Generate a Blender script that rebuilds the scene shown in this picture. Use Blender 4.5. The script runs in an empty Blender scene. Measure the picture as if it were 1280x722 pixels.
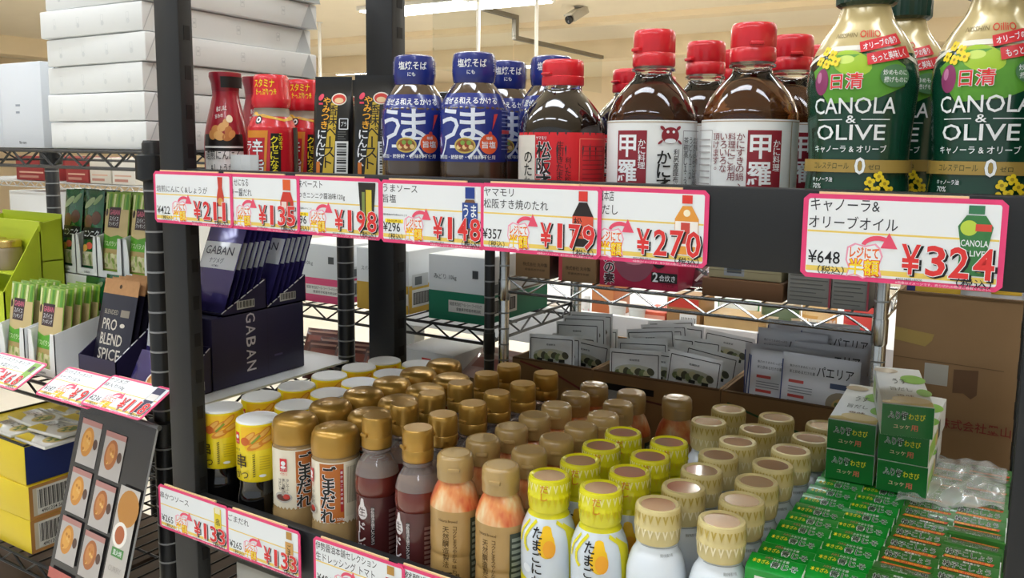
import bpy, bmesh, math, random
from mathutils import Vector, Matrix
random.seed(7)
S = bpy.context.scene
C = S.collection
R = math.radians

# ------------------------------------------------------------------ camera, light, exposure
CAM_H = 1.35
cd = bpy.data.cameras.new('camera')
cam = bpy.data.objects.new('camera', cd)
C.objects.link(cam)
cd.sensor_width = 36.0
cd.lens = 36.0 * 1049 / 1280
cd.shift_y = -(361 - 315) / 1280
cd.clip_start = 0.02
yaw, pit, rol = R(31.54), R(6.987), R(0.607)
fw = Vector((-math.sin(yaw) * math.cos(pit), math.cos(yaw) * math.cos(pit), -math.sin(pit)))
rt = Vector((math.cos(yaw), math.sin(yaw), 0))
up = rt.cross(fw)
rt2 = rt * math.cos(rol) + up * math.sin(rol)
up2 = up * math.cos(rol) - rt * math.sin(rol)
mw = Matrix((rt2, up2, -fw)).transposed().to_4x4()
mw.translation = Vector((0, 0, CAM_H))
cam.matrix_world = mw
S.camera = cam

S.view_settings.view_transform = 'Standard'
S.view_settings.look = 'None'
S.view_settings.gamma = 1.0
S.view_settings.exposure = 0.0
S.view_settings.use_curve_mapping = False
S.cycles.max_bounces = 10
S.cycles.transparent_max_bounces = 16
S.cycles.caustics_reflective = False
S.cycles.caustics_refractive = False
S.cycles.sample_clamp_indirect = 6.0

w = bpy.data.worlds.new('store_air')
S.world = w
w.use_nodes = True
w.node_tree.nodes['Background'].inputs[0].default_value = (0.88, 0.95, 1.0, 1)
w.node_tree.nodes['Background'].inputs[1].default_value = 0.66
LAMP = 15.5          # strength of the fluorescent diffusers
CEIL = 3.0


def at(u, v, Y):
    """world point seen at photo pixel (u, v) on the plane y = Y (parallel to the shelf fronts)"""
    d = fw * 1049 + rt2 * (u - 640) - up2 * (v - 315)
    return Vector((0, 0, CAM_H)) + d * (Y / d.y)


# ------------------------------------------------------------------ materials (all node based)
MATS = []
MI = {}


def lin(c):
    return c / 12.92 if c <= 0.04045 else ((c + 0.055) / 1.055) ** 2.4


def hexc(h):
    h = h.lstrip('#')
    return tuple(lin(int(h[i:i + 2], 16) / 255) for i in (0, 2, 4)) + (1.0,)


def M(name, h='#888888', rough=0.4, metal=0, trans=0, ior=1.45, coat=0, emit=0, alpha=1, noise=0, nscale=40, bump=0, bscale=200):
    if name in MI:
        return MI[name]
    m = bpy.data.materials.new(name)
    m.use_nodes = True
    nt = m.node_tree
    b = nt.nodes['Principled BSDF']
    col = hexc(h)
    b.inputs['Base Color'].default_value = col
    b.inputs['Roughness'].default_value = rough
    b.inputs['Metallic'].default_value = metal
    b.inputs['Transmission Weight'].default_value = trans
    b.inputs['IOR'].default_value = ior
    b.inputs['Coat Weight'].default_value = coat
    b.inputs['Coat Roughness'].default_value = 0.08
    b.inputs['Alpha'].default_value = alpha
    if emit:
        b.inputs['Emission Color'].default_value = col
        b.inputs['Emission Strength'].default_value = emit
    if noise or bump:
        tc = nt.nodes.new('ShaderNodeTexCoord')
        n = nt.nodes.new('ShaderNodeTexNoise')
        n.inputs['Scale'].default_value = nscale if noise else bscale
        n.inputs['Detail'].default_value = 4
        nt.links.new(tc.outputs['Object'], n.inputs['Vector'])
        if noise:
            mx = nt.nodes.new('ShaderNodeMix')
            mx.data_type = 'RGBA'
            mx.inputs['A'].default_value = tuple(max(0, c * (1 - noise)) for c in col[:3]) + (1,)
            mx.inputs['B'].default_value = tuple(min(1, c * (1 + noise)) for c in col[:3]) + (1,)
            nt.links.new(n.outputs['Fac'], mx.inputs['Factor'])
            nt.links.new(mx.outputs['Result'], b.inputs['Base Color'])
        if bump:
            bp = nt.nodes.new('ShaderNodeBump')
            bp.inputs['Strength'].default_value = bump
            bp.inputs['Distance'].default_value = 0.002
            nt.links.new(n.outputs['Fac'], bp.inputs['Height'])
            nt.links.new(bp.outputs['Normal'], b.inputs['Normal'])
    MATS.append(m)
    MI[name] = len(MATS) - 1
    return MI[name]


def K(h, rough=0.35, coat=0.0):
    """plain printed colour"""
    return M('print_' + h.lstrip('#') + ('_%d' % int(rough * 100)) + ('c' if coat else ''), h, rough, coat=coat)


BLACKSTEEL = M('black_powder_coat', '#1d1f21', 0.42, bump=0.05, bscale=600)
BLACKWIRE = M('black_wire', '#1b1c1d', 0.35)
CHROME = M('chrome_wire', '#c4c6c4', 0.22, metal=1)
CARD = M('brown_cardboard', '#94744f', 0.75, noise=0.07, nscale=25)
CARDD = M('cardboard_edge', '#6b5236', 0.8)
WHITE = K('#f2f3f1', 0.4)
BLACK = K('#121212', 0.4)


# ------------------------------------------------------------------ mesh builder
class B:
    def __init__(s):
        s.bm = bmesh.new()

    def face(s, pts, m, smooth=False):
        f = s.bm.faces.new([s.bm.verts.new(p) for p in pts])
        f.material_index = m
        f.smooth = smooth
        return f

    def merge(s, bm2, mat=None, m=None, smooth=None):
        vs = {}
        for v in bm2.verts:
            vs[v] = s.bm.verts.new(mat @ v.co if mat else v.co)
        for f in bm2.faces:
            try:
                g = s.bm.faces.new([vs[v] for v in f.verts])
            except ValueError:
                continue
            g.material_index = f.material_index if m is None else m
            g.smooth = f.smooth if smooth is None else smooth
        return s

    def box(s, x0, y0, z0, x1, y1, z1, m, bev=0.0, seg=2, mat=None):
        t = bmesh.new()
        bmesh.ops.create_cube(t, size=1)
        for v in t.verts:
            v.co = Vector((x0 + (v.co.x + .5) * (x1 - x0), y0 + (v.co.y + .5) * (y1 - y0), z0 + (v.co.z + .5) * (z1 - z0)))
        if bev:
            bmesh.ops.bevel(t, geom=t.edges[:], offset=bev, segments=seg, profile=.5, affect='EDGES', clamp_overlap=True)
        for f in t.faces:
            f.material_index = m
            f.smooth = bev > 0
        s.merge(t, mat)
        t.free()
        return s

    def lathe(s, prof, m, seg=32, sx=1, sy=1, cx=0, cy=0, caps=(1, 1), mats=None, ripple=None):
        """prof: [(r, z)] bottom to top; mats: material per segment"""
        rings = []
        for i, (r, z) in enumerate(prof):
            ring = []
            for k in range(seg):
                a = 2 * math.pi * k / seg
                rr = r + (ripple(a, z) if ripple else 0)
                ring.append(s.bm.verts.new((cx + rr * math.sin(a) * sx, cy - rr * math.cos(a) * sy, z)))
            rings.append(ring)
        for i in range(len(rings) - 1):
            a, b = rings[i], rings[i + 1]
            for k in range(seg):
                f = s.bm.faces.new((a[k], a[(k + 1) % seg], b[(k + 1) % seg], b[k]))
                f.material_index = mats[i] if mats else m
                f.smooth = True
        if caps[0]:
            f = s.bm.faces.new(rings[0][::-1])
            f.material_index = mats[0] if mats else m
        if caps[1]:
            f = s.bm.faces.new(rings[-1])
            f.material_index = mats[-1] if mats else m
            f.smooth = True
        return s

    def tube(s, pts, r, m, seg=8):
        pts = [Vector(p) for p in pts]
        prev = None
        for i, p in enumerate(pts):
            d = (pts[min(i + 1, len(pts) - 1)] - pts[max(i - 1, 0)]).normalized()
            a = Vector((0, 0, 1)) if abs(d.z) < .9 else Vector((1, 0, 0))
            x = d.cross(a).normalized()
            y = d.cross(x)
            ring = [s.bm.verts.new(p + (x * math.cos(t) + y * math.sin(t)) * r) for t in [2 * math.pi * k / seg for k in range(seg)]]
            if prev:
                for k in range(seg):
                    f = s.bm.faces.new((prev[k], prev[(k + 1) % seg], ring[(k + 1) % seg], ring[k]))
                    f.material_index = m
                    f.smooth = True
            else:
                f = s.bm.faces.new(ring)
                f.material_index = m
            prev = ring
        f = s.bm.faces.new(prev[::-1])
        f.material_index = m
        return s

    def prism(s, pts, lo, hi, m, axis='x', mats=None):
        """polygon pts extruded along axis from lo to hi; pts are (y,z) for x, (x,z) for y, (x,y) for z"""
        def P(a, b, t):
            return {'x': (t, a, b), 'y': (a, t, b), 'z': (a, b, t)}[axis]
        A = [s.bm.verts.new(P(a, b, lo)) for a, b in pts]
        D = [s.bm.verts.new(P(a, b, hi)) for a, b in pts]
        n = len(pts)
        fs = [s.bm.faces.new(A), s.bm.faces.new(D[::-1])]
        for i in range(n):
            fs.append(s.bm.faces.new((A[i], D[i], D[(i + 1) % n], A[(i + 1) % n])))
        for i, f in enumerate(fs):
            f.material_index = m if not mats else mats[i]
        return s

    def obj(s, name, parent=None, loc=(0, 0, 0), rot=(0, 0, 0), fix=True, sharp=40):
        bm = s.bm
        if fix:
            bmesh.ops.recalc_face_normals(bm, faces=bm.faces[:])
        used = sorted({f.material_index for f in bm.faces})
        rm = {u: i for i, u in enumerate(used)}
        for f in bm.faces:
            f.material_index = rm[f.material_index]
        me = bpy.data.meshes.new(name)
        bm.to_mesh(me)
        bm.free()
        for u in used:
            me.materials.append(MATS[u])
        if sharp:
            me.set_sharp_from_angle(angle=R(sharp))
        o = bpy.data.objects.new(name, me)
        C.objects.link(o)
        o.location = loc
        o.rotation_euler = rot
        if parent:
            o.parent = parent
        return o


# ------------------------------------------------------------------ glyphs and flat print
GC = {}


def glyph(ch, bold=0.0):
    k = (ch, bold)
    if k not in GC:
        c = bpy.data.curves.new('g', 'FONT')
        c.body = ch
        c.fill_mode = 'FRONT'
        c.resolution_u = 2
        c.offset = bold
        o = bpy.data.objects.new('g', c)
        C.objects.link(o)
        dg = bpy.context.evaluated_depsgraph_get()
        me = bpy.data.meshes.new_from_object(o.evaluated_get(dg))
        vs = [(v.co.x, v.co.y) for v in me.vertices]
        fs = [tuple(p.vertices) for p in me.polygons]
        bpy.data.objects.remove(o)
        bpy.data.curves.remove(c)
        bpy.data.meshes.remove(me)
        if vs:
            bb = (min(v[0] for v in vs), min(v[1] for v in vs), max(v[0] for v in vs), max(v[1] for v in vs))
        else:
            bb = (0, 0, .3, .3)
        GC[k] = (vs, fs, bb)
    return GC[k]


class Art:
    """flat print in (u, v) metres; every shape lies one thin layer above the last"""

    def __init__(s, eps=0.00004):
        s.bm = bmesh.new()
        s.l = 1
        s.e = eps

    def poly(s, pts, m, keep=False):
        if not keep:
            s.l += 1
        f = s.bm.faces.new([s.bm.verts.new((p[0], p[1], s.l * s.e)) for p in pts])
        f.material_index = m
        return s

    def rect(s, u0, v0, u1, v1, m):
        return s.poly([(u0, v0), (u1, v0), (u1, v1), (u0, v1)], m)

    def rrect(s, u0, v0, u1, v1, r, m, n=5):
        p = []
        for cx, cy, a0 in ((u1 - r, v1 - r, 0), (u0 + r, v1 - r, 90), (u0 + r, v0 + r, 180), (u1 - r, v0 + r, 270)):
            for k in range(n + 1):
                a = R(a0 + 90 * k / n)
                p.append((cx + r * math.cos(a), cy + r * math.sin(a)))
        return s.poly(p, m)

    def disc(s, u, v, rx, m, ry=None, n=20, rot=0):
        ry = ry or rx
        cr, sr = math.cos(R(rot)), math.sin(R(rot))
        p = []
        for k in range(n):
            a = 2 * math.pi * k / n
            x, y = rx * math.cos(a), ry * math.sin(a)
            p.append((u + x * cr - y * sr, v + x * sr + y * cr))
        return s.poly(p, m)

    def line(s, pts, wd, m):
        s.l += 1
        for (a, b), (c, d) in zip(pts[:-1], pts[1:]):
            L = math.hypot(c - a, d - b) or 1
            nx, ny = -(d - b) / L * wd / 2, (c - a) / L * wd / 2
            s.poly([(a - nx, b - ny), (c - nx, d - ny), (c + nx, d + ny), (a + nx, b + ny)], m, keep=True)
        return s

    def frame(s, u0, v0, u1, v1, wd, m):
        return s.line([(u0, v0), (u1, v0), (u1, v1), (u0, v1), (u0, v0)], wd, m)

    def text(s, t, u, v, wd, h, m, bold=0.012, out=None, ow=0.05, rot=0, shear=0):
        """t fitted in the box whose lower left corner is (u, v)"""
        bb = glyph(t, 0.0)[2]
        kx, ky = wd / max(bb[2] - bb[0], 1e-6), h / max(bb[3] - bb[1], 1e-6)
        for b, mm in ((round(ow * .55, 4), out), (round(bold * .5, 4), m)):
            if mm is None:
                continue
            s.l += 1
            vs, fs, _ = glyph(t, b)
            cr, sr = math.cos(R(rot)), math.sin(R(rot))
            nv = []
            for x, y in vs:
                x, y = (x - bb[0]) * kx, (y - bb[1]) * ky
                x += shear * y
                nv.append(s.bm.verts.new((u + x * cr - y * sr, v + x * sr + y * cr, s.l * s.e)))
            for f in fs:
                try:
                    g = s.bm.faces.new([nv[i] for i in f])
                    g.material_index = mm
                except ValueError:
                    pass
        return s

    def vtext(s, t, u, vtop, size, m, bold=0.012, pitch=1.0, out=None, ow=0.05, lean=0.0):
        """vertical Japanese line, centred on u, going down from vtop"""
        ly = s.l
        for i, ch in enumerate(t):
            cy = vtop - size * (.5 + i * pitch)
            cx = u + lean * (cy - vtop)
            if ch in ' ':
                continue
            bb = glyph(ch, 0.0)[2]
            gx, gy = (bb[0] + bb[2]) / 2, (bb[1] + bb[3]) / 2
            big = max(bb[2] - bb[0], bb[3] - bb[1], .45)
            k = size * .96 / max(big, .8)
            ps = [(round(ow * .55, 4), out, 1), (round(bold * .5, 4), m, 2)]
            for b, mm, dl in ps:
                if mm is None:
                    continue
                vs, fs, _ = glyph(ch, b)
                z = (ly + dl) * s.e
                if ch == 'ー':
                    nv = [s.bm.verts.new((cx - (y - gy) * k, cy - (x - gx) * k, z)) for x, y in vs]
                else:
                    nv = [s.bm.verts.new((cx + (x - gx) * k, cy + (y - gy) * k, z)) for x, y in vs]
                for f in fs:
                    try:
                        g = s.bm.faces.new([nv[q] for q in f])
                        g.material_index = mm
                    except ValueError:
                        pass
        s.l = ly + 2
        return s

    def cut(s, step, axis=0, lo=None, hi=None):
        cs = [v.co[axis] for v in s.bm.verts]
        if not cs:
            return s
        a, b = min(cs), max(cs)
        n = int((b - a) / step)
        no = Vector((1, 0, 0)) if axis == 0 else Vector((0, 1, 0))
        for k in range(1, n + 1):
            c = a + (b - a) * k / (n + 1)
            bmesh.ops.bisect_plane(s.bm, geom=s.bm.verts[:] + s.bm.edges[:] + s.bm.faces[:], plane_co=no * c, plane_no=no, dist=1e-7)
        return s

    def vcuts(s, zs):
        for c in zs:
            bmesh.ops.bisect_plane(s.bm, geom=s.bm.verts[:] + s.bm.edges[:] + s.bm.faces[:], plane_co=(0, c, 0), plane_no=(0, 1, 0), dist=1e-7)
        return s

    def put(s, b, f, smooth=False):
        """f(u, v, lift) -> point"""
        for v in s.bm.verts:
            v.co = Vector(f(v.co.x, v.co.y, v.co.z))
        b.merge(s.bm, smooth=smooth)
        s.bm.free()
        return b

    def cyl(s, b, Rz, Rref, a0=0, sx=1, sy=1, step=0.003, zs=()):
        """wrap: u runs round the -y side towards +x; Rz(v) = radius at height v"""
        s.cut(step)
        if zs:
            s.vcuts(zs)

        def f(u, v, l):
            a = u / Rref + R(a0)
            r = Rz(v) + .0002 + l
            return (r * math.sin(a) * sx, -r * math.cos(a) * sy, v)
        return s.put(b, f, smooth=True)

    def plane(s, b, o, ux, uy):
        o, ux, uy = Vector(o), Vector(ux).normalized(), Vector(uy).normalized()
        n = ux.cross(uy)
        return s.put(b, lambda u, v, l: o + ux * u + uy * v + n * (l + .0001))


def prof_r(prof):
    """radius of a lathe profile at height z"""
    def f(z):
        for (r0, z0), (r1, z1) in zip(prof[:-1], prof[1:]):
            if z0 <= z <= z1 and z1 > z0:
                return r0 + (r1 - r0) * (z - z0) / (z1 - z0)
        return prof[0][0] if z < prof[0][1] else prof[-1][0]
    return f


def smooth_prof(pts, n=4):
    """Catmull-Rom through the profile points"""
    out = []
    P = [pts[0]] + list(pts) + [pts[-1]]
    for i in range(1, len(P) - 2):
        for k in range(n):
            t = k / n
            q = []
            for j in (0, 1):
                p0, p1, p2, p3 = P[i - 1][j], P[i][j], P[i + 1][j], P[i + 2][j]
                q.append(.5 * (2 * p1 + (p2 - p0) * t + (2 * p0 - 5 * p1 + 4 * p2 - p3) * t * t + (3 * p1 - p0 - 3 * p2 + p3) * t ** 3))
            out.append(tuple(q))
    out.append(tuple(pts[-1]))
    return out


# ------------------------------------------------------------------ things and parts
def tag(o, label, cat, group=None, kind=None):
    o['label'] = label
    o['category'] = cat
    if group:
        o['group'] = group
    if kind:
        o['kind'] = kind
    return o


def thing(name, label, cat, loc=(0, 0, 0), rz=0.0, group=None, rx=0.0, ry=0.0):
    o = bpy.data.objects.new(name, None)
    C.objects.link(o)
    o.empty_display_size = .02
    o.location = loc
    o.rotation_euler = (R(rx), R(ry), R(rz))
    return tag(o, label, cat, group)


def struct(o):
    o['kind'] = 'structure'
    return o


def dup(root, loc, rz, label, rx=0.0, ry=0.0):
    def cp(o, par):
        c = o.copy()
        C.objects.link(c)
        if par:
            c.parent = par
        for ch in o.children:
            cp(ch, c)
        return c
    c = cp(root, None)
    c.location = loc
    c.rotation_euler = (R(rx), R(ry), R(rz))
    c['label'] = label
    return c


def spread(proto, spots, labels, used=[]):
    """first spot moves the prototype itself, every later one is a copy with its own label; spots: (x, y, z, rz[, rx, ry])"""
    for i, (sp, lb) in enumerate(zip(spots, labels)):
        x, y, z, rz = sp[:4]
        rx, ry = (sp[4], sp[5]) if len(sp) > 4 else (0, 0)
        if i == 0:
            proto.location = (x, y, z)
            proto.rotation_euler = (R(rx), R(ry), R(rz))
            proto['label'] = lb
        else:
            dup(proto, (x, y, z), rz, lb, rx, ry)


ORD = ['front', 'second', 'third', 'fourth', 'fifth', 'sixth', 'seventh', 'eighth', 'ninth', 'tenth', 'eleventh', 'twelfth', 'thirteenth', 'fourteenth', 'fifteenth', 'sixteenth']
# ------------------------------------------------------------------ the hall
def plain(name, pts, m, kind='structure'):
    b = B()
    b.face(pts, m)
    o = b.obj(name, fix=False, sharp=0)
    o['kind'] = kind
    return o


M_CEIL = M('ceiling_paint', '#fbefd8', 0.9, noise=0.03, nscale=3)
M_BEAM = M('beam_paint', '#f8e6c6', 0.9, noise=0.03, nscale=3)
M_WALL = M('wall_paint', '#f6e4c6', 0.9, noise=0.03, nscale=3)
M_FLOOR = M('floor_vinyl', '#e4dfd4', 0.35, noise=0.08, nscale=6)
M_TUBE = M('fluorescent_diffuser', '#f0f6ff', 0.5, emit=LAMP)
M_TUBEF = M('fluorescent_diffuser_far_boosted', '#fbfaf4', 0.5, emit=LAMP * 1.9)  # far lamps boosted above the near ones to brighten the ceiling
M_FIX = M('lamp_housing', '#f1f0ec', 0.5)

b = B(); b.box(-17, -5, -.1, 7, 18, 0, M_FLOOR); struct(b.obj('floor', sharp=30))
b = B(); b.box(-17, -5, CEIL, 7, 18, CEIL + .1, M_CEIL); struct(b.obj('ceiling', sharp=30))
b = B(); b.box(-17, 17.5, 0, 7, 17.7, CEIL, M_WALL); struct(b.obj('wall_back', sharp=30))
b = B(); b.box(-17.2, -5, 0, -17, 18, CEIL, M_WALL); struct(b.obj('wall_left', sharp=30))
b = B(); b.box(7, -5, 0, 7.2, 18, CEIL, M_WALL); struct(b.obj('wall_right', sharp=30))
b = B(); b.box(-16.9, 11.7, 2.72, 6.9, 12.1, CEIL, M_BEAM); struct(b.obj('trim_1', sharp=30))
b = B(); b.box(-16.9, 9.7, 2.93, 6.9, 9.95, CEIL, M_BEAM); struct(b.obj('trim_2', sharp=30))
b = B(); b.box(-13.9, -4.9, 2.72, -13.5, 11.6, CEIL, M_BEAM); struct(b.obj('trim_3', sharp=30))


def lamp(x, y, L, wd, label, along='x', group='fluorescent ceiling lamps'):
    t = thing('ceiling_light', label, 'light', (x, y, CEIL), 0 if along == 'x' else 90, group)
    b = B()
    b.box(-L / 2, -wd / 2, -.05, L / 2, wd / 2, 0, M_FIX, bev=.008)
    b.obj('housing', t)
    b = B()
    b.box(-L / 2 + .03, -wd / 2 + .03, -.062, L / 2 - .03, wd / 2 - .03, -.051, M_TUBEF if y > 3.9 else M_TUBE)
    b.obj('diffuser', t)
    return t


lamp(-6.15, 7.95, 1.5, .55, 'large glowing ceiling lamp behind the black rear post')
lamp(-5.05, 8.05, 1.0, .45, 'glowing ceiling lamp cut by the top edge beside the smoke barrier rail')
lamp(-12.6, 13.9, 1.3, .5, 'small far ceiling lamp above the black paste pouches')
lamp(-4.8, 13.5, 1.3, .45, 'far ceiling lamp between the red bottle caps')
lamp(-8.6, 14.3, 1.5, .5, 'far ceiling lamp above the blue sauce bottles')
for i, (x, y) in enumerate(((-2.2, -1.3), (-.7, -1.3), (.8, -1.3), (-3.7, -1.3), (-2.2, 0.35), (-.7, 0.35), (.8, 0.35), (-3.7, .35), (-2.2, 2.6), (-.7, 2.6), (.8, 2.6), (-3.7, 2.6), (-5.6, 1.0), (-5.6, 4.5), (-2.2, 5.4), (.6, 5.6), (-9.5, 4), (-9.5, 8), (-3.2, 7.3), (-.6, 7.6), (1.8, 7.6), (4.6, 4), (4.6, 8))):  # out-of-view grid; extra far lamps added to light up the ceiling
    lamp(x, y, 1.25, .3, 'fluorescent lamp over the aisles, in a grid with lamps added to brighten the ceiling', group='aisle ceiling lamps')

# hanging glass smoke barrier with a stepped top rail
M_RAILG = M('grey_aluminium', '#8a857c', 0.4, metal=.6)
M_GLASS = M('clear_glass', '#f4f7f6', 0.02, trans=1, ior=1.05)
t = thing('smoke_barrier', 'clear hanging glass smoke barrier with stepped grey top rail', 'partition', (-5.58, 7.4, CEIL))
b = B()
b.box(-.03, 0, -.05, .03, 1.75, 0, M_RAILG)
b.box(-.03, 1.68, -.26, .03, 1.75, -.05, M_RAILG)
b.box(-.03, 1.68, -.3, .03, 4.2, -.25, M_RAILG)
b.obj('top_rail', t)
b = B(); b.box(-.006, .02, -.8, .006, 1.66, -.05, M_GLASS); b.obj('glass_pane', t)
b = B(); b.box(-.006, 1.7, -.8, .006, 4.2, -.3, M_GLASS); b.obj('glass_pane', t)

M_ROD = M('white_rod', '#f4f3ef', 0.4)
for x, y, L, lb in ((-4.55, 7.86, .75, 'thin white rod hanging from the ceiling right of the glass barrier'), (-5.25, 7.8, .7, 'thin white rod hanging from the ceiling above the blue bottles'), (-8.2, 8.4, .9, 'thin white rod hanging from the ceiling left of the black rear post')):
    b = B()
    b.tube([(0, 0, 0), (0, 0, -L)], .022, M_ROD)
    b.lathe([(.0, -.0), (.045, -.001), (.045, -.012), (.0, -.013)], M_ROD, caps=(0, 0))
    tag(b.obj('hanging_rod', loc=(x, y, CEIL)), lb, 'rod', 'hanging ceiling rods')

# security camera under the ceiling
p = at(724, 16, 8.9)
t = thing('security_camera', 'small grey security camera hanging from the ceiling on a short stem', 'camera', (p.x, p.y, p.z), 20)
b = B(); b.tube([(0, 0, .04), (0, 0, CEIL - p.z)], .018, M_RAILG); b.lathe([(.06, CEIL - p.z - .02), (.06, CEIL - p.z)], M_RAILG); b.obj('stem', t)
b = B(); b.box(-.05, -.16, -.05, .05, .12, .05, M('camera_body', '#b9b2a4', .4), bev=.012); b.box(-.06, -.2, .04, .06, .13, .058, MI['camera_body'], bev=.004)
b.obj('housing', t, rot=(R(28), 0, R(-35)))
b = B(); b.lathe([(.0, -.01), (.045, -.01), (.048, .03), (.03, .035), (.0, .02)], BLACK, caps=(0, 0)); b.obj('lens', t, loc=(-.09, -.13, -.09), rot=(R(118), 0, R(-35)))
b = B(); b.tube([(.0, .04, .08), (.06, .06, .16), (.16, .05, .12)], .008, BLACK); b.obj('cable', t)

# ------------------------------------------------------------------ front shelf unit (black steel, square posts)
FX0, FX1 = -.863, .047       # outer faces of the posts
DECKU, DECKL = 1.268, .880
unit = thing('shelf_unit', 'black steel shelf unit with square posts carrying the sauce bottles', 'shelf', (0, 0, 0))


def sq_post(x0, y0, wd, dp):
    b = B()
    b.box(x0, y0, 0, x0 + wd, y0 + dp, 2.25, BLACKSTEEL, bev=.003)
    # dark slot holes down the right flank and the inner flank
    dk = K('#050505', .6)
    for k in range(50):
        z = .06 + k * .044
        for xs, sg in ((x0 + wd + .0002, 1), (x0 - .0002, -1)):
            b.box(xs - .0003, y0 + dp * .35, z, xs + .0003, y0 + dp * .75, z + .016, dk)
    return b


sq_post(FX0, .62, .043, .02).obj('post', unit)
sq_post(FX1 - .043, .62, .043, .02).obj('post', unit)
sq_post(-.868, .985, .052, .032).obj('post', unit)
sq_post(FX1 - .043, 1.0, .043, .032).obj('post', unit)
for z in (DECKU, DECKL, .45, .12):
    b = B(); b.box(FX0 + .004, .635, z - .006, FX1 - .004, 1.03, z, BLACKSTEEL, bev=.002); b.obj('shelf_board', unit)
    b = B(); b.box(FX0 + .002, .6235, z - .006, FX1 - .002, .635, z + .056, BLACKSTEEL, bev=.0015); b.obj('front_rail', unit)
    b = B(); b.box(FX0 + .044, 1.022, z - .006, FX1 - .044, 1.034, z + .03, BLACKSTEEL, bev=.0015); b.obj('back_rail', unit)

# ------------------------------------------------------------------ price cards
PINK = K('#e8447a', .35)
CARDW = K('#eaeef0', .6)
YEL = K('#eed066', .6)
YELB = K('#fbe11e', .35)
RED = K('#dc3534', .6)
ORG = K('#f08a24', .35)
CROSE = K('#e9536f', .35)


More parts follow.
